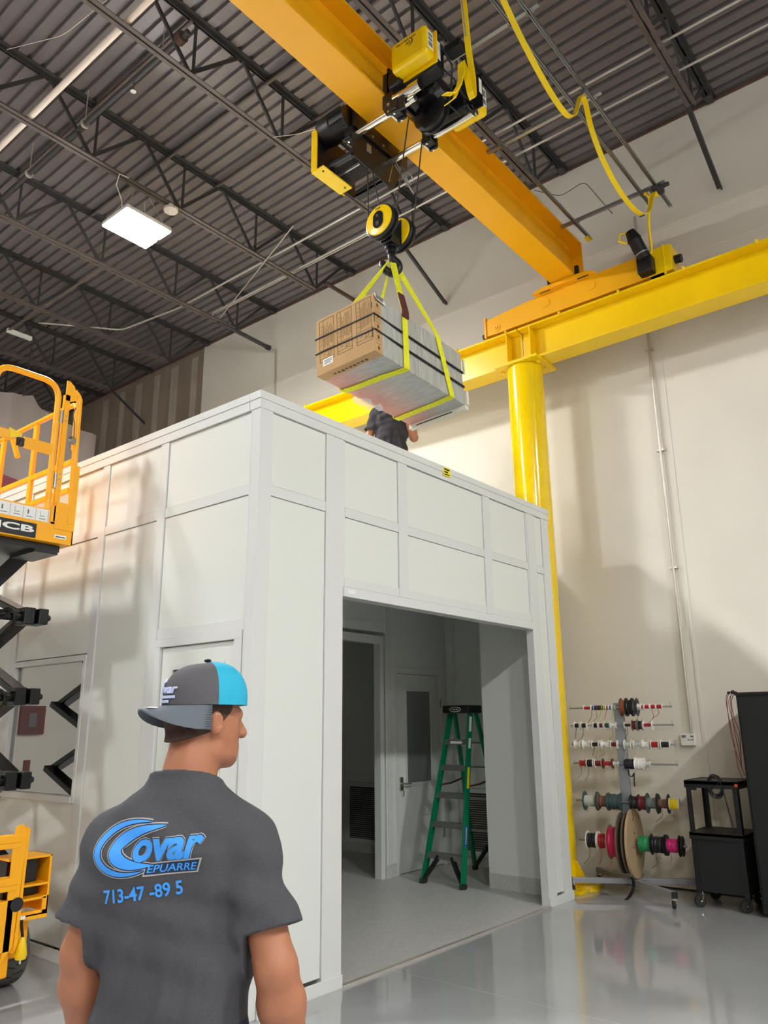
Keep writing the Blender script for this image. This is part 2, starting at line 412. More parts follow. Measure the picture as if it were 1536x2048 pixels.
SPR = obj('sprinkler_head', MB().cyl((3.46, 6.1, 7.86), (3.46, 6.1, 7.96), .012).lathe((3.46, 6.1, 7.85), (0, 0, 1), [(0, .03), (.006, .03)], 12), 'brass', [o for o in bpy.data.objects if o.name == 'sprinkler_pipe'][0], local=True)
tag(obj('pipe_coupling', MB().cyl((3.46, 5.28, 8.0), (3.46, 5.36, 8.0), .06), 'rust'), 'reddish brown grooved coupling where the dark sprinkler pipe meets the joist', 'pipe coupling')
pipe('conduit', [(6.38, -1, 7.86), (6.38, 9.3, 7.86), (6.2, 10.6, 7.86), (5.2, 11.4, 7.86)], .014, 'galv', 'pale conduit under the deck passing above the hook block, with a bend at far left', 'conduit')
pipe('conduit', [(6.82, -1, 7.86), (6.82, 9.1, 7.86), (7.2, 9.1, 7.82), (7.98, 9.06, 7.78)], .014, 'galv', 'pale conduit nearer the wall, turning along the dark pipe end', 'conduit')
pipe('conduit', [(6.88, 5.5, 7.88), (6.88, 9.05, 7.88)], .010, 'galv', 'thin conduit running tight beside the second pale conduit', 'conduit')
pipe('wall_conduit', [(8.0, 9.0, 7.74), (8.085, 8.95, 7.72), (8.085, 8.9, 4.5)], .012, 'galv', 'thin conduit dropping down the pinkish wall behind the enclosure corner', 'conduit')
pipe('wall_conduit', [(8.085, 2.72, 1.44), (8.085, 2.72, 7.35)], .014, 'galv', 'tall conduit dropping down the right wall to the thermostat', 'conduit')
for z, lb in ((5.6, 'upper'), (4.4, 'middle'), (3.1, 'lower')):
    tag(obj('conduit_strap', MB().box(8.075, 8.118, 2.68, 2.76, z, z+.02), 'galv'), 'small strap at the %s part of the tall wall conduit' % lb, 'conduit strap')
t = thing('thermostat', 'small white thermostat box on the wall at the foot of the conduit', 'thermostat', (8.1, 2.76, 1.33))
obj('housing', MB().box(8.07, 8.118, 2.69, 2.83, 1.33, 1.445), 'white', t, bevel=.006)
obj('display', MB().box(8.066, 8.071, 2.775, 2.815, 1.405, 1.43), 'grey_ink', t)
obj('buttons', MB().box(8.067, 8.071, 2.70, 2.73, 1.41, 1.425).box(8.067, 8.071, 2.74, 2.76, 1.38, 1.39).box(8.067, 8.071, 2.70, 2.73, 1.38, 1.39), 'grey_ink', t)
pipe('loose_wire', [(4.75, 5.4, 7.76), (4.45, 4.7, 7.2), (4.08, 3.70, 6.54)], .003, 'whitepipe', 'thin dangling wire between joist and hoist', 'wire')
pipe('steel_rod', [(5.93, 6.3, 7.7), (6.9, 8.95, 7.78)], .008, 'galv', 'thin pale rod slanting across the deck from the joist beside the hoist', 'rod')
pipe('loose_wire', [(3.0, 5.40, 8.43), (2.78, 6.3, 8.15), (2.6, 7.2, 8.43)], .003, 'whitepipe', 'thin loose wire sagging across the deck at the top left', 'wire')
pipe('loose_wire', [(7.9, 3.9, 8.2), (7.8, 3.5, 7.85), (7.6, 3.1, 7.75), (7.45, 2.75, 7.05)], .004, 'steel', 'thin dark wire on the pinkish wall behind the cable track end', 'wire')

# ------------------------------------------------------------------ LED high bays
def lamp_parts(t):
    z = 0
    obj('housing', MB().box(-.30, .30, -.26, .26, 0, .05).box(-.10, .10, -.06, .06, .05, .11), 'lampbody', t, bevel=.008)
    for s in (-1, 1):
        obj('led_strip', MB().box(-.29, .29, (.03 if s > 0 else -.25), (.25 if s > 0 else -.03), -.014, -.002), 'led', t)
    for sx in (-1, 1):
        for sy in (-1, 1): obj('chain', MB().cyl((sx*.26, sy*.2, .05), (sx*.1, sy*.05, .45), .004, 6), 'galv', t)
L0 = thing('high_bay_lamp', 'bright lit square LED high bay lamp hanging below the joist at left', 'ceiling lamp', (4.30, 7.22, 7.2), 'LED high bay lamps')
BASE[L0.name] = V((0, 0, 0)); lamp_parts(L0)
for x in (-8.75, -4.4, -.05, 4.3):  # far west column: its single lamp is added to brighten the enclosure interior
    for y in (7.2, -4.3, -15.8):
        if (x, y) in ((4.3, 7.2), (-8.75, 7.2), (-8.75, -15.8)): continue
        dup(L0, (x, y, 7.2), label='lit LED high bay lamp in another roof bay out of view, the westmost added as fill')
t = thing('lamp_cord', 'white cord looping from the joist down to the lit lamp', 'cord', (4.0, 7.2, 7.3))
obj('cord', MB().tube([(4.13, 7.2, 7.80), (4.10, 7.15, 7.74), (3.98, 7.15, 7.72), (3.98, 7.2, 7.6), (4.06, 7.2, 7.45), (4.1, 7.22, 7.30)], .006, 6), 'white', t)
t = thing('sensor_disc', 'round white sensor disc hanging from the joist right of the lit lamp', 'ceiling sensor', (4.69, 7.15, 7.65))
obj('disc', MB().lathe((4.69, 7.15, 7.62), (0, 0, 1), [(0, .055), (.004, .085), (.03, .09), (.045, .04), (.10, .03)], 28), 'speaker', t, smooth=True)
obj('lens', MB().lathe((4.69, 7.15, 7.612), (0, 0, 1), [(0, .02), (.01, .035)], 16), 'white', t)
t = thing('far_fixture', 'small far fixture with two white bars for glints in the dim bay at left', 'ceiling lamp', (5.2, 11.8, 7.7))
obj('housing', MB().box(4.9, 5.3, 11.78, 11.84, 7.72, 7.78), 'lampbody', t)
obj('glint_bar', MB().box(4.92, 5.04, 11.775, 11.78, 7.73, 7.76).box(5.14, 5.26, 11.775, 11.78, 7.73, 7.76), 'paper', t)  # plain white bars stand for two small glints
# ================================================================== WHITE MODULAR ENCLOSURE
X0, X1, Y0, YN = 3.165, 7.12, 3.63, 9.7     # west face, east end of the south face, south face, north end
XE = 8.05                                    # inner part of the room reaches the wall side behind the column
YJ, XJ = 4.47, 7.05
HT = 3.70
B = thing('modular_enclosure', 'white panelled modular clean enclosure with a tall open doorway', 'enclosure', (X0, Y0, 0))
def bpan(x0, x1, y0, y1, z0, z1): return obj('wall_panel', MB().box(x0, x1, y0, y1, z0, z1), 'panel', B)
def bbat(x0, x1, y0, y1, z0, z1, name='batten', bev=.002): return obj(name, MB().box(x0, x1, y0, y1, z0, z1), 'batten', B, bevel=bev)
g = .004
# --- south face
YF, YP, YB = Y0, Y0+.012, Y0+.075
for x0, x1 in ((3.28, 3.80), (6.835, 6.975)):
    bpan(x0+g, x1-g, YP, YB, 3.07+g, 3.575); bpan(x0+g, x1-g, YP, YB, .09, 3.00-g); bbat(x0, x1, YF+.004, YB, 3.00, 3.07)
for x0, x1 in ((4.0, 4.62), (4.735, 5.865), (5.985, 6.65)):
    bpan(x0+g, x1-g, YP, YB, 3.07+g, 3.575); bpan(x0+g, x1-g, YP, YB, 2.56, 3.00-g)
    bbat(x0, x1, YF+.004, YB, 3.00, 3.07); bbat(x0, x1, YF+.004, YB, 2.495, 2.56)
for x0, x1 in ((4.62, 4.735), (5.865, 5.985)): bbat(x0, x1, YF, YB, 2.495, 3.58)
bbat(3.80, 3.975, YF, YB, .0, 3.58, 'jamb_post'); bbat(3.975, 4.0, YF+.006, YB, 2.49, 3.58)
bbat(6.67, 6.79, YF, YB, 0, 3.58, 'jamb_post'); bbat(6.65, 6.67, YF+.006, YB, 2.49, 3.58); bbat(6.79, 6.835, YF+.004, YB, 0, 3.58)
bbat(6.975, X1, YF, YB, 0, 3.58, 'corner_post')
h = obj('door_header', MB().box(3.975, 6.67, YF-.015, YB+.02, 2.42, 2.49), 'batten', B, bevel=.003)
obj('header_sticker', MB().box(4.01, 4.09, YF-.017, YF-.015, 2.445, 2.475), 'paper', h)
bbat(3.28, 3.975, YF-.012, YF, 0, .075, 'base_trim'); bbat(6.67, X1+.01, YF-.012, YF, 0, .075, 'base_trim')
obj('floor_sill', MB().box(3.975, 6.67, YF-.02, YF+.01, 0.0, .014), 'galv', B)
# --- corner post (L) and roof fascia
obj('corner_post', MB().box(X0, 3.28, YF, YB, 0, 3.585).box(X0, X0+.075, YB, 3.72, 0, 3.585), 'batten', B, bevel=.003)
for (x0, x1, y0, y1) in ((X0-.012, X1+.012, Y0-.012, Y0+.10), (X0-.012, X0+.10, Y0+.10, YN)):
    obj('roof_fascia', MB().box(x0, x1, y0, y1, 3.645, HT), 'batten', B, bevel=.003)
    obj('roof_rail', MB().box(x0+.006, x1-.006 if x1 > 5 else x1, y0+.006, y1, 3.58, 3.645), 'batten', B, bevel=.002)
obj('roof_fascia', MB().box(X1-.06, X1+.012, Y0+.1, YJ, 3.58, HT).box(X1, XE, YJ, YJ+.1, 3.58, HT).box(XE-.08, XE, YJ+.1, YN, 3.58, HT).box(X0, XE, YN-.1, YN, 3.58, HT), 'batten', B)
obj('roof_panel', MB().box(X0+.1, X1-.06, Y0+.1, YJ+.05, 3.56, 3.66).box(X0+.1, XE-.08, YJ+.05, YN-.1, 3.56, 3.66), 'panel', B)
for x, y, z in ((3.42, Y0-.014, 3.675), (4.2, Y0-.014, 3.61), (4.2, Y0-.014, 3.675), (5.6, Y0-.014, 3.675), (6.9, Y0-.014, 3.675)):
    pass
wl = obj('warning_label', MB().box(5.23, 5.335, Y0-.0145, Y0-.0125, 3.615, 3.692), 'amber', B, label='small yellow warning label')
obj('label_print', MB().box(5.245, 5.32, Y0-.0155, Y0-.0145, 3.668, 3.682).box(5.245, 5.30, Y0-.0155, Y0-.0145, 3.645, 3.658).box(5.245, 5.32, Y0-.0155, Y0-.0145, 3.625, 3.635), 'ink', wl)
# --- west face
XF, XP, XB = X0, X0+.012, X0+.075
ys = [3.72, 4.625, 4.72, 5.405, 5.50, 6.64, 6.74, 7.44, 7.54, 8.66, 8.76, 9.6]
for i in range(0, len(ys)-1):
    a, b = ys[i], ys[i+1]
    if i % 2: bbat(XF, XB, a, b, .0, 3.58); continue
    bpan(XP, XB, a+g, b-g, 3.07+g, 3.575); bbat(XF+.004, XB, a, b, 3.0, 3.07)
    if i == 0:
        bpan(XP, XB, a+g, b-g, 2.20, 3.0-g); bbat(XF+.004, XB, a, b, 2.13, 2.20)
    elif i == 4:
        bpan(XP, XB, a+g, b-g, 2.10, 3.0-g); bpan(XP, XB, a+g, b-g, .09, 1.03)
    else: bpan(XP, XB, a+g, b-g, .09, 3.0-g)
bbat(XF, XB, 9.6, YN, 0, 3.58)
obj('base_trim', MB().box(X0-.012, X0, 4.62, YN, 0, .08), 'batten', B, bevel=.002)
obj('base_trim', MB().box(X0-.012, X0, Y0-.012, 3.745, 0, .08), 'batten', B, bevel=.002)
# west door with narrow glass
d = obj('door', MB().box(X0+.015, X0+.055, 3.80, 4.56, .015, 1.15).box(X0+.015, X0+.055, 3.80, 3.92, 1.15, 1.93).box(X0+.015, X0+.055, 4.44, 4.56, 1.15, 1.93).box(X0+.015, X0+.055, 3.80, 4.56, 1.93, 2.07), 'panel', B, bevel=.002)
obj('door_frame', MB().box(X0-.008, X0+.07, 3.725, 3.795, 0, 2.075).box(X0-.008, X0+.07, 4.565, 4.62, 0, 2.075).box(X0-.008, X0+.07, 3.725, 4.62, 2.075, 2.128), 'batten', B, bevel=.003)
obj('glazing_bead', MB().box(X0+.008, X0+.015, 3.90, 3.93, 1.13, 1.95).box(X0+.008, X0+.015, 4.43, 4.46, 1.13, 1.95).box(X0+.008, X0+.015, 3.93, 4.43, 1.13, 1.16).box(X0+.008, X0+.015, 3.93, 4.43, 1.92, 1.95), 'batten', d)
obj('door_pane', MB().box(X0+.03, X0+.036, 3.92, 4.44, 1.15, 1.93), 'glass', d)
obj('lever_handle', MB().cyl((X0+.015, 3.86, 1.0), (X0-.04, 3.86, 1.0), .011).bar((X0-.04, 3.86, 1.0), (X0-.04, 3.97, 1.0), .016, .016), 'chrome', d)
# west window
wn = obj('window', MB().box(X0-.006, X0+.06, 5.50, 5.535, 1.03, 2.09).box(X0-.006, X0+.06, 6.60, 6.64, 1.03, 2.09).box(X0-.012, X0+.06, 5.535, 6.60, 1.03, 1.075).box(X0-.006, X0+.06, 5.535, 6.60, 2.045, 2.09), 'batten', B, bevel=.003)
obj('window_pane', MB().box(X0+.028, X0+.034, 5.535, 6.60, 1.075, 2.045), 'glass', wn)
obj('window_liner', MB().box(X0+.034, X0+.075, 6.57, 6.60, 1.075, 2.045).box(X0+.034, X0+.075, 5.535, 5.55, 1.075, 2.045), 'zinc', wn)
# --- other outside walls: jog round the column, east and north
obj('jog_wall', MB().box(XJ, X1, YB, YJ, 0, 3.58).box(X1, XE, YJ-.07, YJ, 0, 3.58), 'panel', B)
obj('east_wall', MB().box(8.0, XE, YJ, YN, 0, 3.58), 'panel', B)
obj('north_wall', MB().box(X0, XE, YN-.07, YN, 0, 3.58), 'panel', B)
obj('jog_baseboard', MB().box(XJ-.010, XJ-.0005, YB+.02, YJ, .012, .15).box(XJ, 8.0, YJ, YJ+.012, .012, .14), 'vinyl', B)
obj('jog_cladding', MB().box(XJ-.012, XJ-.0005, YB+.02, YJ, .15, 3.5), 'panel', B)
# --- inside partition with opening and door
YQ = 5.60
obj('partition', MB().box(X0+.075, 4.7, YQ, YQ+.07, 0, 3.56).box(4.7, 6.84, YQ, YQ+.07, 2.56, 3.56).box(6.84, 7.0, YQ, YQ+.07, 0, 3.56).box(7.0, 7.90, YQ, YQ+.07, 2.19, 3.56).box(7.90, 8.0, YQ, YQ+.07, 0, 3.56), 'panel', B)
obj('partition_opening_frame', MB().box(4.7, 6.735, YQ-.012, YQ+.08, 2.43, 2.52).box(6.735, 6.80, YQ-.012, YQ+.08, 0.012, 2.52), 'batten', B, bevel=.003)
obj('partition_batten', MB().box(6.86, 6.93, YQ-.012, YQ, .012, 3.56).box(7.915, 7.99, YQ-.012, YQ, .012, 3.56).box(4.7, 6.86, YQ-.010, YQ, 2.66, 2.70), 'batten', B)
obj('partition_baseboard', MB().box(6.81, 7.03, YQ-.014, YQ, .012, .14), 'vinyl', B)
obj('inner_door_frame', MB().box(6.995, 7.045, YQ-.018, YQ+.08, .012, 2.19).box(7.87, 7.915, YQ-.018, YQ+.08, .012, 2.19).box(7.045, 7.87, YQ-.018, YQ+.08, 2.12, 2.19), 'batten', B, bevel=.003)
d2 = obj('inner_door', MB().box(7.05, 7.865, YQ+.01, YQ+.05, .02, .93).box(7.05, 7.865, YQ+.01, YQ+.05, 1.93, 2.115).box(7.05, 7.22, YQ+.01, YQ+.05, .93, 1.93).box(7.69, 7.865, YQ+.01, YQ+.05, .93, 1.93), 'panel', B)
obj('glazing_bead', MB().box(7.19, 7.22, YQ, YQ+.01, .91, 1.95).box(7.69, 7.72, YQ, YQ+.01, .91, 1.95).box(7.22, 7.69, YQ, YQ+.01, .90, .93).box(7.22, 7.69, YQ, YQ+.01, 1.93, 1.96), 'batten', d2)
obj('door_pane', MB().box(7.22, 7.69, YQ+.02, YQ+.03, .93, 1.93), 'greyfoam', d2)
hb = obj('lever_handle', MB().box(7.075, 7.125, YQ-.012, YQ+.01, .86, 1.0).cyl((7.10, YQ, .93), (7.10, YQ-.05, .93), .012).bar((7.095, YQ-.05, .93), (7.22, YQ-.05, .925), .018, .016), 'chrome', d2, bevel=.003)
obj('door_key', MB().box(7.10, 7.112, YQ-.03, YQ-.026, .80, .86), 'brass', d2)
obj('door_hinge', MB().cyl((7.868, YQ-.014, 1.75), (7.868, YQ-.014, 1.85), .008).cyl((7.868, YQ-.014, .3), (7.868, YQ-.014, .4), .008), 'brass', d2)
# small leaning board and louvred return grilles on the inner east wall
def grille(y0, y1):
    f = obj('return_grille', MB().box(7.975, 8.0, y0-.04, y0, .12, .84).box(7.975, 8.0, y1, y1+.04, .12, .84).box(7.975, 8.0, y0, y1, .12, .17).box(7.975, 8.0, y0, y1, .79, .84), 'batten', B, bevel=.002)
    m = MB()
    for i in range(25):
        z = .185+i*.0242; m.bar((7.984, y0, z), (7.984, y1, z), .016, .003, (1, 0, .9))
    obj('louvres', m, 'galv', f); obj('grille_back', MB().box(7.995, 7.9995, y0, y1, .17, .79), 'ink', f)
grille(6.55, 7.16); grille(4.75, 5.38)
obj('east_baseboard', MB().box(7.985, 8.0, 4.49, 5.6, .012, .1).box(7.985, 8.0, 5.67, 9.6, .012, .1), 'vinyl', B)
obj('east_batten', MB().box(7.988, 8.0, 4.50, 4.58, .1, 3.5).box(7.988, 8.0, 5.45, 5.5, .1, 3.5).box(7.988, 8.0, 5.7, 9.6, .93, .96), 'batten', B)
B2 = tag(obj('leaning_board', MB().prism([(7.35, 7.05, .016), (7.35, 7.55, .016), (7.62, 7.55, .80), (7.62, 7.05, .80)], (.015, 0, .0)), 'panel'), 'grey board leaning inside the dark back room left of the louvred grille', 'board')
# inside floor covering
obj('floor_covering', MB().add([(X0+.08, Y0+.005, .012), (XJ, Y0+.005, .012), (XJ, YJ, .012), (8.0, YJ, .012), (8.0, YN-.08, .012), (X0+.08, YN-.08, .012),
    (X0+.08, Y0+.005, 0.001), (XJ, Y0+.005, 0.001), (XJ, YJ, 0.001), (8.0, YJ, 0.001), (8.0, YN-.08, 0.001), (X0+.08, YN-.08, 0.001)],
    [(0, 1, 2, 3, 4, 5), (11, 10, 9, 8, 7, 6)]+[(i, (i+1) % 6, (i+1) % 6+6, i+6) for i in range(6)]), 'vinyl', B)
# things seen through the west window: red plates on the inner face
pv = hit(58, 1438, 1, 15.98); rx_ = 2*X0-pv.x
t = thing('fire_alarm_panel', 'dark red box on the far hall wall, mirrored in the left window of the enclosure', 'wall box', (rx_, 15.95, pv.z))
obj('box', MB().box(rx_-.26, rx_+.26, 15.93, 15.998, pv.z-.30, pv.z+.26), 'redplate', t, bevel=.004); obj('face', MB().box(rx_-.08, rx_+.08, 15.92, 15.93, pv.z-.16, pv.z+.12), 'grey_ink', t)
tag(obj('outlet_plate', MB().box(rx_-.07, rx_+.07, 15.985, 15.998, pv.z-1.05, pv.z-.80), 'redplate'), 'small dark red plate on the far hall wall, mirrored lower in the left window', 'outlet')

# ================================================================== RUNWAY, COLUMN, BRIDGE
def ibeam(mb, p0, p1, w, h, tf, tw, z0, along):
    """I section from p0 to p1 along axis ('x' or 'y'), centred on c"""
    a, b, c = p0, p1, along[1]
    def bx(u0, u1, z0_, z1_):
        if along[0] == 'x': mb.box(a, b, c+u0, c+u1, z0_, z1_)
        else: mb.box(c+u0, c+u1, a, b, z0_, z1_)
    bx(-w/2, w/2, z0, z0+tf); bx(-w/2, w/2, z0+h-tf, z0+h); bx(-tw/2, tw/2, z0+tf, z0+h-tf)
    return mb
CX, CY, ZR = 7.53, 4.0, 5.60
t = thing('runway_beam', 'yellow runway I-beam right of the column, running towards the viewer along the wall', 'crane runway', (CX, -2, ZR), 'yellow runway beams')
obj('beam', ibeam(MB(), -6, CY-.008, .27, .44, .022, .014, ZR, ('y', CX)), 'yellow', t)
obj('rail', MB().box(CX-.025, CX+.025, -6, CY-.008, ZR+.44, ZR+.485), 'black', t)
obj('stiffener', MB().box(CX-.13, CX+.13, CY-.16, CY-.148, ZR+.022, ZR+.418), 'yellow', t)
for y in (3.45, 2.75, 2.05, 1.35, .65): obj('rail_clip', MB().cyl((CX-.13, y, ZR+.425), (CX-.155, y, ZR+.455), .014).box(CX-.15, CX-.03, y-.014, y+.014, ZR+.441, ZR+.452), 'yellow', t)
t = thing('runway_beam', 'yellow runway I-beam left of the column, running away behind the enclosure and hanging carton', 'crane runway', (CX, 6, ZR), 'yellow runway beams')
obj('beam', ibeam(MB(), CY+.008, 15, .27, .44, .022, .014, ZR, ('y', CX)), 'yellow', t)
obj('rail', MB().box(CX-.025, CX+.025, CY+.008, 15, ZR+.44, ZR+.485), 'black', t)
obj('stiffener', MB().box(CX-.13, CX+.13, CY+.148, CY+.16, ZR+.022, ZR+.418), 'yellow', t)
for y in (4.15, 4.85, 5.55, 6.5, 7.5): obj('rail_clip', MB().cyl((CX-.13, y, ZR+.425), (CX-.155, y, ZR+.455), .014).box(CX-.15, CX-.03, y-.014, y+.014, ZR+.441, ZR+.452), 'yellow', t)
def column(cy, label):
    t = thing('crane_column', label, 'column', (CX, cy, 0))
    obj('pipe', MB().cyl((CX, cy, .03), (CX, cy, ZR-.035), .207, 48), 'colyel', t, smooth=True)
    obj('cap_plate', MB().box(CX-.24, CX+.27, cy-.28, cy+.28, ZR-.03, ZR), 'yellow', t, bevel=.003)
    for sx in (-1, 1):
        for sy in (-1, 1): obj('cap_bolt', MB().cyl((CX+sx*.1, cy+sy*.235, ZR-.055), (CX+sx*.1, cy+sy*.235, ZR-.03), .022, 6), 'yellow', t)
    obj('base_plate', MB().box(CX-.24, CX+.24, cy-.36, cy+.36, 0, .03), 'yellow', t, bevel=.004)
    for a, b in (((0, -1), 0), ((0, 1), 0), ((1, 0), 0)):
        dx, dy = a; c = V((CX+dx*.2, cy+dy*.2, .03)); o = V((dx, dy, 0)); s = V((-dy, dx, 0))*.008
        obj('base_gusset', MB().prism([c-s, c+o*.13-s, c+o*.13+V((0, 0, .05))-s, c+o*.03+V((0, 0, .22))-s, c+V((0, 0, .24))-s], s*2), 'yellow', t)
    obj('grout_mound', MB().lathe((CX+.07, cy-.26, 0), (0, 0, 1), [(0, .145), (.05, .135), (.08, .09), (.085, .01)], 20), 'yellow', t, smooth=True)
    return t
column(CY, 'thick glossy yellow round column beside the white enclosure')
column(12.0, 'far yellow round column hidden behind the enclosure')
# bridge girder
BY, BZ = 3.355, 6.415
t = thing('crane_bridge', 'orange yellow crane bridge I-beam spanning from the top left to the end truck', 'crane bridge', (0, BY, BZ))
obj('girder', ibeam(MB(), -9, 7.62, .29, .55, .024, .014, BZ, ('x', BY)), 'orange', t)
obj('end_plate', MB().box(7.60, 7.615, BY-.145, BY+.145, BZ+.02, BZ+.53), 'orange', t)
obj('bridge_label', MB(), 'orange', t) if False else None
for s, nm in ((-1, 'near'), (1, 'far')):
    obj('bumper_bolt', MB().cyl((7.36, BY+s*.17, BZ-.04), (7.36, BY+s*.17, BZ+.10), .028, 12).cyl((7.36, BY+s*.17, BZ-.06), (7.36, BY+s*.30, BZ-.06), .006, 6), 'black', t)
# end truck riding the rail
ET0, ET1, EZ0, EZ1 = 2.25, 4.42, 6.085, 6.335
t = thing('end_truck', 'orange yellow end truck of the crane riding on the runway rail', 'end truck', (CX, 3.3, EZ0))
obj('body', MB().prism([(CX-.12, ET0, EZ0), (CX-.12, ET1, EZ0), (CX-.12, ET1, EZ1-.03), (CX-.12, 3.9, EZ1+.015), (CX-.12, 2.9, EZ1+.04), (CX-.12, ET0, EZ1+.03)], (.23, 0, 0)), 'orange', t, bevel=.004)
obj('saddle_plate', MB().prism([(CX-.20, 2.98, EZ1+.03), (CX-.20, 3.03, EZ1+.055), (CX-.20, 3.12, BZ-.01), (CX-.20, 3.60, BZ-.01), (CX-.20, 3.70, EZ1+.055), (CX-.20, 3.74, EZ1+.02)], (.36, 0, 0)), 'orange', t)
for y in (3.06, 3.62): obj('round_plug', MB().cyl((CX-.13, y, EZ0+.16), (CX-.118, y, EZ0+.16), .055, 24), 'orange', t, bevel=.003)
wv = obj('axle_cap', MB().cyl((CX-.13, 4.28, EZ0+.07), (CX-.118, 4.28, EZ0+.07), .05, 24).cyl((CX-.14, 4.28, EZ0+.07), (CX-.13, 4.28, EZ0+.07), .025, 20), 'orange', t)
obj('axle_hole', MB().cyl((CX-.143, 4.28, EZ0+.07), (CX-.14, 4.28, EZ0+.07), .006, 10), 'ink', wv)
for y in (4.26, 2.42): obj('wheel', MB().cyl((CX-.03, y, EZ0+.05), (CX+.03, y, EZ0+.05), .09, 24), 'zinc', t)
obj('end_bracket', MB().box(CX-.135, CX+.12, 4.42, 4.445, EZ0-.02, EZ1), 'orange', t)
obj('buffer', MB().cyl((CX-.10, 4.445, EZ0+.02), (CX-.10, 4.48, EZ0+.02), .03, 12), 'black', t)
obj('buffer', MB().cyl((CX-.02, ET0-.06, EZ0+.16), (CX-.02, ET0-.16, EZ0+.15), .045, 20), 'black', t)
obj('end_box', MB().box(CX-.125, CX+.12, ET0-.09, ET0+.16, EZ0+.0, EZ1+.055).box(CX-.13, CX+.12, ET0-.02, ET0+.0, EZ0-.03, EZ1+.07), 'yellow', t, bevel=.006)
dm = obj('drive_motor', MB().box(CX-.25, CX-.12, 2.33, 2.49, EZ0+.01, EZ0+.20), 'black', t, bevel=.015)
obj('motor_can', MB().cyl((CX-.20, 2.41, EZ0+.18), (CX-.27, 2.47, EZ0+.40), .07, 24).cyl((CX-.27, 2.47, EZ0+.40), (CX-.30, 2.50, EZ0+.50), .075, 24, .05), 'black', t, smooth=True)
obj('motor_ring', MB().cyl((CX-.218, 2.425, EZ0+.235), (CX-.222, 2.428, EZ0+.247), .076, 24), 'zinc', t, smooth=True)
obj('motor_cable', MB().tube([(CX-.30, 2.52, EZ0+.50), (CX-.33, 2.60, EZ0+.49), (CX-.33, 2.62, EZ0+.42), (CX-.29, 2.55, EZ0+.38)], .014, 6), 'cable', t)

# ------------------------------------------------------------------ hoist trolley
HX0, HX1 = 4.04, 4.50
t = thing('hoist_trolley', 'black and yellow electric hoist trolley straddling the crane bridge', 'hoist', (4.25, BY, 6.3))
# load bars under the girder
for x, y0, y1 in ((HX0, 2.95, 3.66), (HX1-.03, 2.66, 3.74)):
    rd = obj('load_bar', MB().cyl((x, y0, 6.28), (x, y1, 6.28), .030, 24), 'chrome', t, smooth=True)
    for y in ((3.12, 3.60) if x < 4.2 else (3.12, 3.60)):
        obj('bar_clamp', MB().box(x-.07, x+.07, y-.035, y+.035, 6.215, 6.242).box(x-.06, x-.035, y-.04, y+.04, 6.20, 6.33).box(x+.035, x+.06, y-.04, y+.04, 6.20, 6.33), 'black', rd, bevel=.004)
        obj('clamp_bolt', MB().cyl((x-.048, y, 6.19), (x-.048, y, 6.36), .010, 8).cyl((x+.048, y, 6.19), (x+.048, y, 6.36), .010, 8).box(x-.06, x+.06, y+.045, y+.06, 6.225, 6.245), 'chrome', rd)
# end sleeve of the near bar
obj('bar_sleeve', MB().cyl((HX0-.02, 2.88, 6.345), (HX0-.02, 3.13, 6.345), .046, 28), 'chrome', t, smooth=True)
obj('sleeve_end', MB().cyl((HX0-.02, 2.877, 6.345), (HX0-.02, 2.8795, 6.345), .041, 24), 'black', t)
# side plates
sp = obj('side_plate', MB().prism([(3.98, 3.535, 6.32), (4.70, 3.535, 6.32), (4.70, 3.535, 6.52), (4.44, 3.535, 6.62), (3.98, 3.535, 6.58)], (0, .02, 0)), 'black', t)
for x in (4.22, 4.36, 4.52): obj('plate_bolt', MB().cyl((x, 3.528, 6.36), (x, 3.535, 6.36), .012, 8), 'zinc', sp)
sp = obj('side_plate', MB().prism([(3.985, 3.02, 6.19), (3.985, 3.20, 6.22), (3.985, 3.235, 6.30), (3.985, 3.225, 6.62), (3.985, 3.02, 6.62)], (.02, 0, 0)).box(3.985, 4.62, 3.165, 3.185, 6.42, 6.66), 'black', t)
obj('plate_bolt', MB().cyl((3.975, 3.17, 6.30), (3.985, 3.17, 6.30), .014, 8), 'zinc', sp)
for x in (4.05, 4.45):
    for s in (-1, 1): obj('trolley_wheel', MB().cyl((x, BY+s*.05, BZ+.082), (x, BY+s*.13, BZ+.082), .058, 24), 'zinc', t)
# north side: drum, motor, yellow end cover
dr = obj('rope_drum', MB().lathe((4.24, 3.57, 6.19), (0, 1, 0), [(0, .14), (.012, .14), (.016, .112)]+[(.02+i*.008, .112-(.005 if i % 2 else 0)) for i in range(1, 34)]+[(.30, .14), (.315, .14)], 32), 'rope', t, smooth=True)
obj('rope_guide', MB().box(4.12, 4.132, 3.60, 3.86, 6.06, 6.08), 'zinc', t); obj('rope_guide', MB().box(4.40, 4.412, 3.58, 3.86, 6.05, 6.075), 'zinc', t)
obj('drum_frame', MB().prism([(4.0, 3.558, 6.05), (4.52, 3.558, 6.03), (4.62, 3.558, 6.22), (4.62, 3.558, 6.42), (4.0, 3.558, 6.42)], (0, .012, 0)).box(3.93, 4.40, 3.895, 3.91, 6.03, 6.44).box(4.40, 4.46, 3.57, 3.895, 6.04, 6.07).box(3.98, 4.03, 3.57, 3.895, 6.05, 6.09), 'black', t, bevel=.003)
mo = obj('hoist_motor', MB().lathe((4.0, 3.58, 6.43), (0, 1, 0), [(0, .07), (.01, .11), (.16, .115), (.17, .125), (.27, .125), (.32, .105), (.325, .02)], 32), 'black', t, smooth=True)
m = MB()
for i in range(12):
    a = i/12*2*math.pi; m.bar((4.0+.118*math.cos(a), 3.61, 6.43+.118*math.sin(a)), (4.0+.118*math.cos(a), 3.74, 6.43+.118*math.sin(a)), .005, .016, (math.cos(a), 0, math.sin(a)))
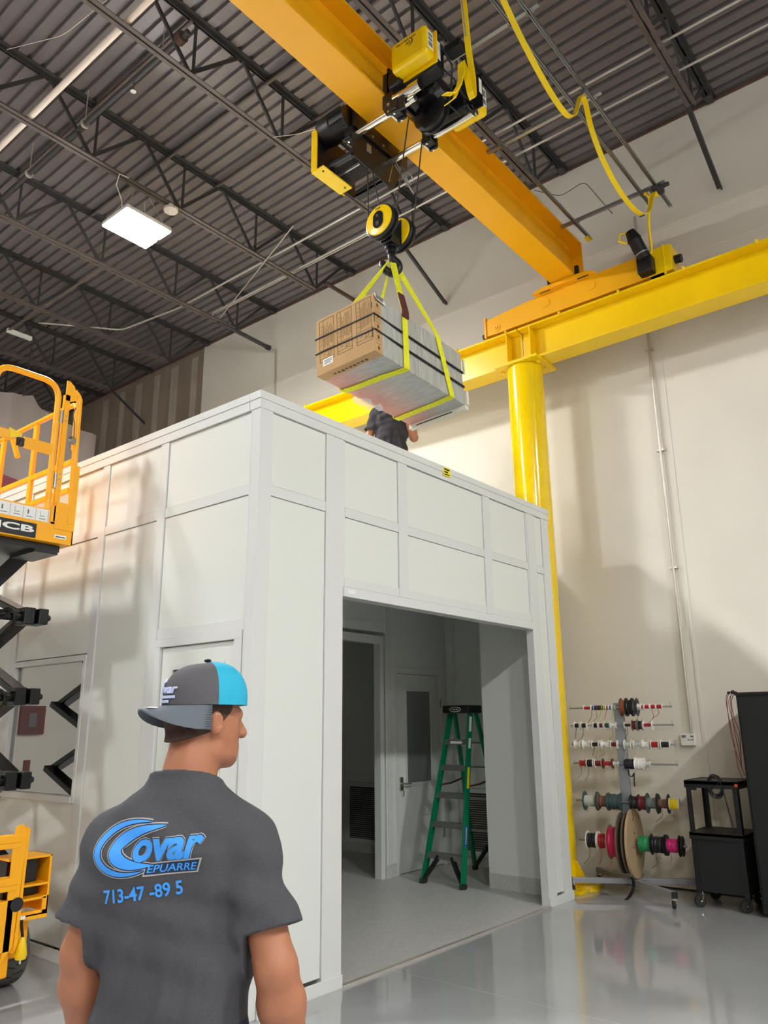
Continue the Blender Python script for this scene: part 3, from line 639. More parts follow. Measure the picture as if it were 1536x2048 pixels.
obj('cooling_fins', m, 'black', mo)
obj('end_cover', MB().prism([(3.905, 3.925, 6.02), (4.30, 3.925, 6.02), (4.34, 3.925, 6.30), (4.20, 3.925, 6.50), (4.02, 3.925, 6.55), (3.94, 3.925, 6.50), (3.905, 3.925, 6.42)], (0, .012, 0)), 'cover', t, bevel=.002)
ec = obj('cover_skirt', MB().box(3.90, 4.255, 3.80, 3.937, 6.005, 6.018).box(3.893, 3.904, 3.875, 3.937, 6.018, 6.42), 'cover', t)
obj('skirt_screw', MB().cyl((3.94, 3.84, 5.998), (3.94, 3.84, 6.006), .008, 8), 'ink', ec); obj('skirt_screw', MB().cyl((4.21, 3.84, 5.998), (4.21, 3.84, 6.006), .008, 8), 'ink', ec)
obj('black_bracket', MB().box(4.02, 4.18, 3.56, 3.66, 6.42, 6.64).box(4.10, 4.22, 3.54, 3.64, 6.58, 6.72), 'black', t, bevel=.01)
# south side: motors, control covers
c1 = obj('control_cover', MB().box(3.86, 3.99, 2.71, 3.05, 6.44, 6.70), 'cover', t, bevel=.03)
obj('cover_flange', MB().box(3.985, 3.997, 2.695, 3.065, 6.425, 6.715), 'cover', c1)
# lettering upside down on the west face, emblem under it
obj('cover_lettering', text_mesh('SPACEMASTER', (3.8595, 2.80, 6.655), (0, 1, 0), (0, 0, -1), width=.19, height=.018, thick=.001, bold=.01), 'ink', c1)
obj('cover_emblem', text_mesh('SX', (3.8595, 2.85, 6.625), (0, 1, 0), (0, 0, -1), width=.045, height=.028, thick=.001, bold=.01), 'ink', c1)
obj('emblem_arc', MB().tube([(3.8592, 2.868+.036*math.cos(a), 6.612+.034*math.sin(a)) for a in [math.radians(d) for d in range(100, 271, 14)]], [.001+.0035*math.sin(math.pi*i/12) for i in range(13)], 6), 'ink', c1)
obj('data_plate', MB().box(3.89, 3.96, 2.7085, 2.71, 6.50, 6.66), 'paper', c1)
obj('plate_print', MB().box(3.90, 3.95, 2.7075, 2.7085, 6.52, 6.56).box(3.90, 3.95, 2.7075, 2.7085, 6.575, 6.60).box(3.90, 3.95, 2.7075, 2.7085, 6.615, 6.64), 'grey_ink', c1)
hsg = obj('control_housing', MB().box(3.998, 4.13, 2.72, 3.07, 6.40, 6.70), 'black', t, bevel=.02)
obj('housing_label', MB().box(4.02, 4.07, 2.7185, 2.72, 6.50, 6.67), 'paper', hsg)
obj('gear_motor', MB().lathe((4.12, 2.95, 6.48), (1, 0, 0), [(0, .10), (.02, .135), (.20, .135), (.22, .10), (.30, .10), (.32, .12), (.40, .12), (.41, .02)], 32), 'blackgloss', t, smooth=True)
obj('gear_case', MB().box(4.14, 4.40, 2.86, 3.14, 6.42, 6.56).box(4.42, 4.52, 2.74, 3.02, 6.34, 6.62).box(3.93, 4.02, 3.02, 3.14, 6.40, 6.52), 'black', t, bevel=.02)
shv = obj('guide_sheave', MB().lathe((4.24, 2.97, 6.30), (1, 0, 0), [(0, .12), (.01, .15), (.03, .15), (.04, .13), (.06, .13), (.07, .15), (.09, .15), (.10, .12)], 36), 'black', t, smooth=True)
obj('sheave_hub', MB().cyl((4.22, 2.97, 6.30), (4.24, 2.97, 6.30), .035, 20), 'blackgloss', shv)
obj('hinge_block', MB().box(4.18, 4.24, 2.82, 2.88, 6.37, 6.40).box(4.17, 4.25, 2.80, 2.815, 6.36, 6.38), 'zinc', t)
c2 = obj('brake_cover', MB().box(4.53, 4.66, 2.66, 2.98, 6.36, 6.64), 'cover', t, bevel=.035)
obj('data_plate', MB().box(4.56, 4.63, 2.6585, 2.66, 6.42, 6.60), 'paper', c2)
obj('plate_print', MB().box(4.57, 4.62, 2.6575, 2.6585, 6.44, 6.49).box(4.57, 4.62, 2.6575, 2.6585, 6.51, 6.58), 'grey_ink', c2)
bp_ = obj('mounting_plate', MB().box(4.505, 4.515, 2.62, 3.0, 6.34, 6.66), 'black', t)
obj('housing_label', MB().box(4.46, 4.50, 2.618, 2.62, 6.44, 6.58), 'paper', bp_)
obj('hose_loop', MB().tube(arc((4.44, 2.70, 6.33), (1, 0, 0), (0, .3, 1), .08, -2.6, .9, 14), .009, 8), 'black', t, smooth=True)
obj('cable_bracket', MB().box(4.10, 4.2, 2.56, 2.70, 6.58, 6.66).cyl((4.12, 2.56, 6.62), (4.12, 2.74, 6.62), .016), 'black', t, bevel=.01)
obj('cable_loom', MB().tube([(4.05, 2.70, 6.62), (4.14, 2.66, 6.48), (4.18, 2.70, 6.34), (4.26, 2.78, 6.26), (4.4, 2.76, 6.25)], .008, 8).tube([(4.1, 2.75, 6.5), (4.2, 2.68, 6.40), (4.33, 2.69, 6.35), (4.5, 2.7, 6.4)], .007, 8), 'black', t, smooth=True)
obj('limit_lever', MB().cyl((4.47, 3.50, 6.22), (4.63, 3.42, 5.98), .006, 8).cyl((4.47, 3.50, 6.27), (4.63, 3.44, 6.02), .006, 8).cyl((4.47, 3.52, 6.22), (4.44, 3.54, 6.05), .004, 6).tube(arc((4.60, 3.44, 6.13), (1, 0, 0), (0, 0, 1), .05, 0, 5.4, 12), .004, 6), 'zinc', t)
obj('rope_anchor', MB().box(4.165, 4.225, 3.55, 3.60, 6.20, 6.28).cyl((4.19, 3.57, 6.15), (4.19, 3.57, 6.22), .012), 'zinc', t, bevel=.008)
# wire ropes
HK = V((4.235, 3.36, 5.40))
for (a, b, lb) in (((4.19, 3.57, 6.18), (4.12, 3.50, 5.40), ''), ((4.25, 3.58, 6.14), (4.335, 3.50, 5.40), ''), ((4.15, 3.10, 6.24), (4.12, 3.22, 5.42), ''), ((4.40, 3.15, 6.24), (4.345, 3.22, 5.42), '')):
    obj('wire_rope', MB().cyl(a, b, .0055, 8), 'rope', t)
# yellow flat cable looping beside the hoist
t2 = tag(obj('festoon_cable', MB().ribbon([(3.85, 2.42, 7.35), (4.02, 2.46, 6.90), (4.16, 2.52, 6.56), (4.24, 2.54, 6.34), (4.255, 2.55, 6.20), (4.235, 2.55, 6.165), (4.205, 2.55, 6.20), (4.18, 2.56, 6.36), (4.155, 2.58, 6.47), (4.15, 2.58, 6.36), (4.13, 2.60, 6.24), (4.09, 2.63, 6.15), (4.02, 2.66, 6.12)], (.0, .05, .0), .008)
                .ribbon([(4.15, 2.60, 6.46), (4.17, 2.62, 6.28), (4.12, 2.64, 6.14), (4.06, 2.68, 6.06)], (.0, .03, .0), .007), 'cable'),
         'yellow flat cable falling from the top of the picture and looping beside the hoist', 'cable', 'yellow flat festoon cables')
tag(obj('chain', MB().tube([(3.80, 2.40, 7.3), (3.97, 2.45, 6.92), (4.10, 2.5, 6.62)], .006, 6), 'zinc'), 'thin chain hanging beside the yellow cable above the hoist', 'chain')

# ------------------------------------------------------------------ festoon tracks
def ctrack(mb, x0, x1, y, z, w=.03):
    return mb.box(x0, x1, y-w/2, y+w/2, z+w-.004, z+w).box(x0, x1, y-w/2, y-w/2+.003, z, z+w).box(x0, x1, y+w/2-.003, y+w/2, z, z+w).box(x0, x1, y-w/2, y-.006, z, z+.003).box(x0, x1, y+.006, y+w/2, z, z+.003)
ZF = 6.86
for y, x0, x1, lb in ((3.04, 4.6, 7.45, 'steel cable track close along the side of the crane bridge'), (2.29, 3.2, 7.33, 'middle steel cable track, left one of the two outer tracks at upper right'), (2.13, 3.2, 7.50, 'outermost steel cable track at upper right')):
    tag(obj('cable_track', ctrack(MB(), x0, x1, y, ZF), 'zinc'), lb, 'cable track', 'steel cable tracks beside the bridge')
for x, lb in ((5.58, 'middle'), (7.12, 'end'), (4.45, 'near')):
    a = thing('track_arm', '%s cross arm carrying the outer cable tracks' % lb, 'track arm', (x, 3.1, ZF+.03), 'cross arms of the cable tracks')
    m = MB().box(x-.018, x+.018, 2.05, 3.22, ZF+.034, ZF+.037).box(x-.018, x-.015, 2.05, 3.22, ZF+.037, ZF+.066).box(x+.015, x+.018, 2.05, 3.22, ZF+.037, ZF+.066)
    obj('arm', m, 'zinc', a)
    for y in (2.13, 2.29, 3.04): obj('track_clamp', MB().box(x-.025, x+.025, y-.03, y+.03, ZF+.026, ZF+.034).cyl((x, y+.022, ZF-.0), (x, y+.022, ZF+.05), .006, 8), 'zinc', a)
    if x > 7: obj('arm_bracket', MB().box(x-.05, x+.06, 2.08, 2.20, ZF-.03, ZF+.03).box(x-.10, x-.02, 2.1, 2.17, ZF-.04, ZF-.01).cyl((x+.02, 2.02, ZF+.03), (x+.02, 2.10, ZF+.03), .022, 12), 'steel', a, bevel=.004)
t = thing('festoon_cable', 'long yellow flat cable hanging in loops from the outer cable tracks at upper right', 'cable', (5.3, 2.16, ZF), 'yellow flat festoon cables')
P = [(3.95, 2.20, 6.95), (4.35, 2.18, 6.62), (4.75, 2.17, 6.42), (5.05, 2.17, 6.38), (5.22, 2.17, 6.47), (5.33, 2.17, 6.66), (5.40, 2.17, 6.80), (5.44, 2.17, 6.83), (5.48, 2.16, 6.78), (5.55, 2.155, 6.55), (5.75, 2.15, 6.34), (6.1, 2.15, 6.22), (6.5, 2.15, 6.24), (6.78, 2.15, 6.40), (6.92, 2.15, 6.60), (7.0, 2.15, 6.74), (7.06, 2.15, 6.80), (7.13, 2.15, 6.79)]
def smoothpath(P, n=5):
    P = [V(p) for p in P]; out = []
    for i in range(len(P)-1):
        p0, p1, p2, p3 = P[max(i-1, 0)], P[i], P[i+1], P[min(i+2, len(P)-1)]
        for k in range(n):
            s = k/n; out.append(.5*((2*p1)+(p2-p0)*s+(2*p0-5*p1+4*p2-p3)*s*s+(3*p1-p0-3*p2+p3)*s**3))
    out.append(P[-1]); return out
obj('flat_cable', MB().ribbon(smoothpath(P), (0, .045, 0), .007), 'cable', t, smooth=True)
obj('cable_tie', MB().ribbon([(4.93, 2.172, 6.383), (4.945, 2.172, 6.382)], (0, .05, 0), .010).ribbon([(6.60, 2.15, 6.262), (6.612, 2.15, 6.268)], (0, .05, 0), .010), 'ink', t)
for x in (5.44, 7.06): obj('cable_trolley', MB().box(x-.03, x+.03, 2.13, 2.18, ZF-.035, ZF-.005).cyl((x-.015, 2.12, ZF+.01), (x-.015, 2.19, ZF+.01), .010, 10).cyl((x+.015, 2.12, ZF+.01), (x+.015, 2.19, ZF+.01), .010, 10), 'zinc', t)
obj('drop_cable', MB().tube(smoothpath([(7.08, 2.25, 6.84), (7.15, 2.24, 6.86), (7.2, 2.25, 6.82), (7.27, 2.3, 6.68), (7.33, 2.33, 6.52), (7.38, 2.35, 6.36), (7.36, 2.40, 6.28)]), .016, 8), 'cable', t, smooth=True)
tag(obj('cable_stub', MB().ribbon([(7.36, 3.04, 6.84), (7.42, 3.04, 6.82), (7.48, 3.04, 6.85), (7.47, 3.04, 6.88)], (0, .045, 0), .007), 'cable'), 'short curled yellow cable end at the wall end of the track beside the bridge', 'cable')

# ------------------------------------------------------------------ hook block
t = thing('hook_block', 'black hook block with two yellow sheave covers hanging above the carton', 'crane hook', (4.235, 3.36, 5.36))
for sx, x in ((-1, 4.12), (1, 4.345)):
    c = V((x, 3.36, 5.385)); dy = 0
    sh = obj('sheave', MB().lathe((x-.035, 3.36, 5.385), (1, 0, 0), [(0, .135), (.008, .145), (.02, .145), (.03, .125), (.04, .125), (.05, .145), (.062, .145), (.07, .135)], 40), 'black', t, smooth=True)
    xo = x+sx*.042
    obj('sheave_cover', MB().lathe((x+sx*.036, 3.36, 5.385), (sx, 0, 0), [(0, .128), (.008, .128), (.012, .120)], 40), 'cover', t, smooth=True)
    hub = obj('hub', MB().prism([(xo+sx*.006, 3.36+.05*math.cos(a), 5.385+(.025 if math.sin(a) > 0 else -.025)+.05*math.sin(a)) for a in [2*math.pi*i/24 for i in range(24)]], (sx*.008, 0, 0)), 'blackgloss', t, bevel=.002)
    obj('hub_bolt', MB().cyl((xo+sx*.014, 3.36, 5.415), (xo+sx*.022, 3.36, 5.415), .014, 6), 'chrome', hub); obj('hub_plate', MB().prism([(xo+sx*.014, 3.345, 5.335), (xo+sx*.014, 3.375, 5.335), (xo+sx*.014, 3.375, 5.365), (xo+sx*.014, 3.345, 5.365)], (sx*.006, 0, 0)), 'chrome', hub)
    if sx > 0: obj('sheave_cover', MB().lathe((x-.036, 3.36, 5.385), (-1, 0, 0), [(0, .128), (.008, .128), (.012, .120)], 40), 'cover', t, smooth=True)
    if sx < 0: obj('cover_lettering', text_mesh('R&M', (x-.0485, 3.385, 5.478), (0, -1, 0), (0, 0, 1), width=.045, height=.018, thick=.001, bold=.01), 'ink', t)
obj('side_frame', MB().box(4.165, 4.18, 3.30, 3.42, 5.24, 5.48).box(4.285, 4.30, 3.30, 3.42, 5.24, 5.48).box(4.165, 4.30, 3.31, 3.41, 5.23, 5.30), 'black', t, bevel=.01)
obj('swivel_nut', MB().cyl((4.235, 3.36, 5.16), (4.235, 3.36, 5.25), .038, 24).cyl((4.235, 3.36, 5.20), (4.235, 3.36, 5.22), .055, 24), 'blackgloss', t)
obj('bolt_heads', MB().cyl((4.16, 3.33, 5.27), (4.165, 3.33, 5.27), .008, 8).cyl((4.16, 3.39, 5.27), (4.165, 3.39, 5.27), .008, 8), 'chrome', t)
hp = [(4.235, 3.36, 5.18), (4.235, 3.36, 5.12), (4.215, 3.345, 5.085), (4.175, 3.33, 5.045), (4.165, 3.32, 5.00), (4.185, 3.31, 4.955), (4.235, 3.30, 4.935), (4.29, 3.30, 4.95), (4.33, 3.30, 5.00), (4.335, 3.30, 5.05), (4.33, 3.30, 5.075)]
hp = [V((2*4.235-p[0], p[1], p[2])) for p in hp]   # opening faces the far left
hp = [V((4.235+(p.x-4.235)*.55, 3.36-(p.x-4.235)*.48, 5.18+(p.z-5.18)*.78)) for p in hp]
obj('hook', MB().tube(smoothpath(hp, 4), [.026+.012*math.sin(math.pi*min(1, i/34)) - (.022 if i > 36 else 0) for i in range(41)], 14), 'black', t, smooth=True)
obj('safety_latch', MB().bar((4.20, 3.40, 5.10), (4.17, 3.44, 5.04), .02, .006), 'zinc', t)

# ------------------------------------------------------------------ carton
BC, BYAW, BPIT, BROL = V((4.233, 3.361, 4.197)), .014, .03, -.065
L, W, H = 1.118, .542, .459
MBOX = Matrix.Translation(BC) @ (Matrix.Rotation(BYAW, 4, 'Z') @ Matrix.Rotation(BPIT, 4, 'Y') @ Matrix.Rotation(BROL, 4, 'X'))
def Lc(u, v, w_): return MBOX @ V((u, v, w_))
t = thing('wrapped_carton', 'large stretch-wrapped grey and brown carton hanging from the crane in yellow slings', 'carton', (0, 0, 0))
BASE[t.name] = V((0, 0, 0)); t.matrix_world = MBOX
obj('wrapped_body', MB().box(-L/2+.075, L/2, -W/2+.001, W/2-.001, -H/2+.001, H/2-.001), 'wrap', t, bevel=.008)
cb = obj('cardboard_end', MB().box(-L/2, -L/2+.09, -W/2, W/2, -H/2, H/2), 'kraft', t, bevel=.005)
def lines(rects, m='print', nm='printed_diagram'):
    mb = MB(); xo = -L/2-.0012
    for v0, w0, v1, w1, th in rects:     # line segments on the end face
        mb.bar((xo, v0, w0), (xo, v1, w1), .002, th, (1, 0, 0)) if False else mb.prism([(xo, v0, w0), (xo, v1, w1), (xo, v1+(th if abs(w1-w0) > abs(v1-v0) else 0), w1+(0 if abs(w1-w0) > abs(v1-v0) else th)), (xo, v0+(th if abs(w1-w0) > abs(v1-v0) else 0), w0+(0 if abs(w1-w0) > abs(v1-v0) else th))], (.001, 0, 0))
    return obj(nm, mb, m, cb)
rnd = random.Random(3)
for vc, wz in ((.165, .0), (-.005, .0), (-.185, .0)):
    v0, v1 = vc+.068, vc-.068; w1, w0 = .205, -.135
    R = [(v0, w0, v0, w1, .003), (v1, w0, v1, w1, .003), (v0, w1, v1, w1, .003), (v0, w0, v1, w0, .003), (v0, -.04, v1, -.04, .002), (v0, -.11, v1, -.11, .002), (v0-.034, -.04, v0-.034, w1, .002)]
    for k in range(8):
        vv = v0-.042-k*.0115; R.append((vv, -.03+rnd.random()*.03, vv, .12+rnd.random()*.07, .002))
    for k in range(6): R.append((v0-.012+rnd.random()*.002, .0+k*.03, v0-.026, .0+k*.03+.012, .003))
    R += [(v1+.03, -.10, v1+.03, -.05, .003), (v1+.045, -.10, v1+.055, -.065, .003), (v1+.07, -.095, v1+.045, -.098, .004), (v0-.03, -.09, v0-.05, -.075, .003)]
    lines(R)
obj('address_label', MB().box(-L/2-.002, -L/2, .11, .205, -.172, -.118), 'paper', cb)
obj('label_print', MB().box(-L/2-.003, -L/2-.002, .12, .195, -.135, -.129).box(-L/2-.003, -L/2-.002, .12, .19, -.147, -.141).box(-L/2-.003, -L/2-.002, .13, .195, -.16, -.154), 'grey_ink', cb)
mb = MB()
for k in range(5):
    wz = .15-.085*k; yo = -W/2-.0012
    mb.box(-L/2+.02, -L/2+.07, yo, yo+.001, wz-.03, wz-.028).box(-L/2+.02, -L/2+.07, yo, yo+.001, wz+.028, wz+.03).box(-L/2+.035, -L/2+.055, yo, yo+.001, wz-.016, wz+.010)
obj('handling_symbols', mb, 'print', cb)
obj('hand_slot', MB().box(-L/2+.003, -L/2+.010, -W/2-.001, -W/2+.001, .0, .07).box(-L/2-.001, -L/2+.001, -W/2+.01, -W/2+.016, .11, .16).box(-L/2-.001, -L/2+.001, -W/2+.01, -W/2+.017, -.12, -.04), 'ink', cb)
obj('barcode_sheet', MB().prism([(-L/2+.0, -W/2-.003, H/2), (-L/2+.10, -W/2-.003, H/2+.012), (-L/2+.13, -W/2-.012, H/2-.055), (-L/2+.02, -W/2-.012, H/2-.045)], (0, -.001, 0)), 'paper', cb)
mb = MB()
for k in range(6): mb.box(-L/2+.02+k*.014, -L/2+.026+k*.014, -W/2-.0145, -W/2-.0132, H/2-.04, H/2-.005)
obj('barcode', mb, 'ink', cb)
bpm = MB()
for k in range(9): bpm.box(-L/2+.045, -L/2+.06+.004*(k % 3), .15-k*.036-.022, .15-k*.036, -H/2-.0012, -H/2-.0004)
obj('bottom_print', bpm, 'print', cb)
for k, wz in enumerate((.062, -.062)):
    e = .004
    pts = [(-L/2-e, W/2+e, wz+.012), (-L/2-e, -W/2+.03, wz-.012+.01), (-L/2-e, -W/2-e, wz), (L/2+e, -W/2-e, wz-.004), (L/2+e, W/2+e, wz), (-L/2-e, W/2+e, wz+.012)]
    obj('black_cord', MB().tube(pts, .0055, 8), 'black', t, smooth=True)
    obj('black_cord', MB().tube([(-L/2+.02, -W/2-e, wz+.003), (-L/2+.3, -W/2-e, wz-.014), (L/2+e, -W/2-e, wz-.018)], .0035, 8), 'black', t, smooth=True)
obj('edge_protector', MB().box(L/2-.01, L/2+.035, -W/2-.004, W/2+.004, -H/2-.035, -H/2), 'foam', t); obj('edge_protector', MB().box(L/2, L/2+.03, -W/2-.02, -W/2, -H/2, -H/2+.12), 'foam', t); obj('edge_protector', MB().box(L/2, L/2+.02, -W/2-.015, -W/2, .05, .17), 'foam', t)
obj('edge_print', MB().box(L/2-.0115, L/2-.01, -.15, .2, -H/2-.026, -H/2-.018), 'ink', t)
cr = MB(); rr = random.Random(11); pts = [(-.2+.05*i, W/2-.04+rr.uniform(-.03, .03), -H/2-.01-rr.uniform(0, .05)) for i in range(8)]
cr.ribbon(pts, [(rr.uniform(-.02, .02), .05, rr.uniform(-.05, .02)) for _ in pts], .002)
obj('loose_film', cr, 'clearfilm', t, smooth=True)
# slings as one thing each
def strap(name, pts, wv, label):
    return tag(obj(name, MB().ribbon([V(p) for p in pts], wv, .006), 'sling'), label, 'lifting sling', 'yellow lifting slings')
e = .008
for uT, uB, hy, lb in ((-.201, -.212, 0, 'near yellow green sling wrapped round the carton close to its cardboard end'), (.215, .366, 1, 'far yellow green sling wrapped round the carton near its wrapped end')):
    sl = thing('lifting_sling', lb, 'lifting sling', (0, 0, 0), 'yellow lifting slings'); BASE[sl.name] = V((0, 0, 0))
    hk = V((4.225+.03*hy, 3.34, 5.045))
    ub2 = uB-.06 if hy == 0 else uB+.01
    pts = [hk+V((0, 0, .02)), Lc(uT, -W/2-e, H/2+.01), Lc(uB, -W/2-e, -H/2-.002), Lc(uB-.005, -W/2+.02, -H/2-e), Lc(ub2, W/2, -H/2-e), Lc(ub2, W/2+e, -H/2), Lc(uT-.16, W/2+e, H/2+.01), hk+V((-.03, .02, .02))]
    wv = [(.02, -.03, 0)]+[(.045, .0, .0)]*6+[(.02, .03, 0)]
    # add gentle sag on the underside
    pts = pts[:3]+[Lc(uB-.005, -W/2+.02, -H/2-.006), Lc((uB+ub2)/2, -.1, -H/2-.006), Lc((uB*.3+ub2*.7), .12, -H/2-.006)]+pts[4:]
    wv = [V((.035, -.035, 0)), V((.060, 0, 0))]+[V((.062, 0, 0))]*6+[V((.07, 0, 0)), V((.045, .045, 0))]
    obj('strap', MB().ribbon(pts, wv, .006), 'sling', sl)
    if hy == 0:
        a, b = pts[0], pts[1]; p, q = a.lerp(b, .66), b+V((0, -.004, -.05))
        obj('wear_sleeve', MB().ribbon([p+V((-.004, -.008, 0)), b+V((0, -.008, .01)), q+V((0, -.006, 0))], (.068, 0, 0), .012), 'sleeve', sl)
obj('film_tail', MB().ribbon([(4.24, 3.33, 4.95), (4.27, 3.30, 4.85), (4.25, 3.30, 4.72), (4.29, 3.29, 4.6)], (.02, 0, 0), .001), 'clearfilm', t, local=True).matrix_parent_inverse = MBOX.inverted()

# ------------------------------------------------------------------ tarp and maroon sheet at the far left
def tarp():
    pts = []; nx, nz = 26, 12; y = 12.2
    c = [hit(-160, 790, 1, y), hit(48, 783, 1, y), hit(198, 828, 1, y), hit(183, 930, 1, y)]
    m = MB(); vs = []
    for i in range(nx+1):
        a = i/nx; x = c[0].x+(c[2].x-c[0].x)*a
        zt = 6.95-.35*math.sin(math.pi*min(1, abs(a-.58)/.42)*.5)**.5 if a > .58 else 6.95-.30*(1-a/.58)
        for j in range(nz+1):
            b = j/nz; vs.append((x-.06*b*(a > .9), y+.05*math.sin(a*23+b*3)*b+.03*math.sin(a*51)*(1-b), zt-(zt-4.9)*b))
    k = len(vs); vs += [(p[0], p[1]+.006, p[2]) for p in vs]
    fs = []
    for s in (0, k):
        for i in range(nx):
            for j in range(nz):
                q = [s+i*(nz+1)+j, s+(i+1)*(nz+1)+j, s+(i+1)*(nz+1)+j+1, s+i*(nz+1)+j+1]; fs.append(tuple(q if s else q[::-1]))
    m.add(vs, fs); return m
tag(obj('tarp', tarp(), 'tarp', smooth=True), 'large grey tarp hanging from the roof behind the lift guardrail', 'tarp')
tag(obj('tarp_chain', MB().tube([(5.46, 12.2, 6.9), (5.50, 12.2, 7.8)], .012, 6), 'steel'), 'dark chain holding up the peak of the grey tarp', 'chain')
tag(obj('maroon_sheet', MB().prism([(3.6, 11.2, 4.0), (6.4, 11.2, 4.0), (6.3, 11.2, 4.95), (3.6, 11.2, 5.35)], (0, .03, 0)), 'maroon'), 'maroon panel edge showing above the enclosure roof behind the lift', 'panel')
tag(obj('red_bundle', MB().sphere((hit(260, 900, 0, 3.9).x, hit(260, 900, 0, 3.9).y, hit(260, 900, 0, 3.9).z-.03), .11, 14, 8, .9, 1.2, .8).box(3.84, 3.96, hit(260, 900, 0, 3.9).y-.06, hit(260, 900, 0, 3.9).y+.06, 3.661, hit(260, 900, 0, 3.9).z-.05), 'maroon', smooth=True), 'small dark red bundle lying on the enclosure roof edge', 'bundle')
# ================================================================== SCISSOR LIFT
t = thing('scissor_lift', 'yellow scissor lift with black scissor arms and raised guardrail platform at the left edge', 'scissor lift', (2.4, 6.1, 0))
LX0, LX1, LY0, LY1, ZP = 2.0, 2.80, 5.20, 7.05, 2.82
# wheels
def wheel(x0, x1, y):
    w_ = obj('wheel', MB().lathe((x0, y, .21), (1, 0, 0), [(0, .15), (.01, .20), (.025, .21), (x1-x0-.025, .21), (x1-x0-.01, .20), (x1-x0, .15)], 40), 'tyre', t, smooth=True)
    m = MB()
    for k in range(20):
        a = k/20*2*math.pi
        for (xa, xb, da) in ((x0+.03, (x0+x1)/2, .10), ((x0+x1)/2, x1-.03, -.10)):
            m.bar((xa, y+.2095*math.cos(a), .21+.2095*math.sin(a)), (xb, y+.2095*math.cos(a+da), .21+.2095*math.sin(a+da)), .008, .003, (0, math.cos(a), math.sin(a)))
    obj('tread', m, 'rubber', w_)
    obj('wheel_hub', MB().cyl((x0-.004, y, .21), (x0+.002, y, .21), .11, 24).cyl((x1-.002, y, .21), (x1+.004, y, .21), .11, 24), 'lift', w_)
wheel(2.60, 2.78, 5.37); wheel(2.02, 2.20, 5.37); wheel(2.62, 2.78, 6.85); wheel(2.02, 2.18, 6.85)
# chassis
obj('chassis', MB().box(2.08, 2.72, 5.12, 7.1, .20, .42).box(2.22, 2.58, 5.05, 7.15, .12, .30), 'lift', t, bevel=.01)
pb = obj('pothole_box', MB().box(2.50, 2.78, 5.02, 5.05, .44, .47).box(2.50, 2.78, 5.02, 5.24, .77, .785).box(2.765, 2.78, 5.02, 5.24, .45, .785).box(2.50, 2.765, 5.02, 5.24, .61, .625).box(2.50, 2.765, 5.02, 5.24, .53, .545).box(2.50, 2.78, 5.225, 5.24, .45, .785)
     .box(2.50, 2.78, 5.02, 5.035, .42, .455).box(2.50, 2.56, 5.02, 5.035, .42, .55).box(2.74, 2.78, 5.02, 5.035, .44, .55), 'lift', t, bevel=.003)
obj('battery_box', MB().box(2.52, 2.72, 5.08, 5.22, .63, .765).box(2.52, 2.74, 5.10, 5.22, .55, .60), 'black', pb, bevel=.005)
# entry ladder
ld = obj('entry_ladder', MB().prism([(2.50, 4.985, .22), (2.56, 4.985, .30), (2.585, 4.985, .92), (2.555, 4.985, .985), (2.51, 4.985, .975), (2.50, 4.985, .9)], (0, .012, 0)).prism([(2.565, 4.985, .26), (2.59, 4.985, .30), (2.60, 4.985, .95), (2.585, 4.985, .965)], (0, .08, 0))
     .prism([(2.10, 4.985, .22), (2.16, 4.985, .22), (2.16, 4.985, .98), (2.10, 4.985, .98)], (0, .012, 0)), 'lift', t, bevel=.003)
for z in (.88, .64): obj('rung', MB().box(2.14, 2.55, 4.98, 5.06, z, z+.045).box(2.14, 2.55, 4.98, 4.99, z-.03, z), 'lift', ld, bevel=.004)
obj('lower_plate', MB().box(2.16, 2.54, 4.985, 4.997, .28, .56), 'lift', ld)
obj('plate_hole', MB().cyl((2.56, 4.983, .53), (2.56, 4.986, .53), .04, 24), 'ink', ld)
pl = obj('power_plug', MB().lathe((2.625, 5.0, .22), (0, 0, 1), [(0, .03), (.02, .036), (.08, .026), (.11, .016), (.12, .012)], 16), 'cover', t, smooth=True)
obj('plug_cord', MB().tube([(2.625, 5.0, .34), (2.61, 4.995, .40), (2.60, 4.985, .44)], .009, 8), 'black', pl); obj('plug_pin', MB().box(2.62, 2.628, 4.995, 5.003, .195, .22).box(2.59, 2.62, 4.98, 4.99, .44, .46), 'paper', pl)
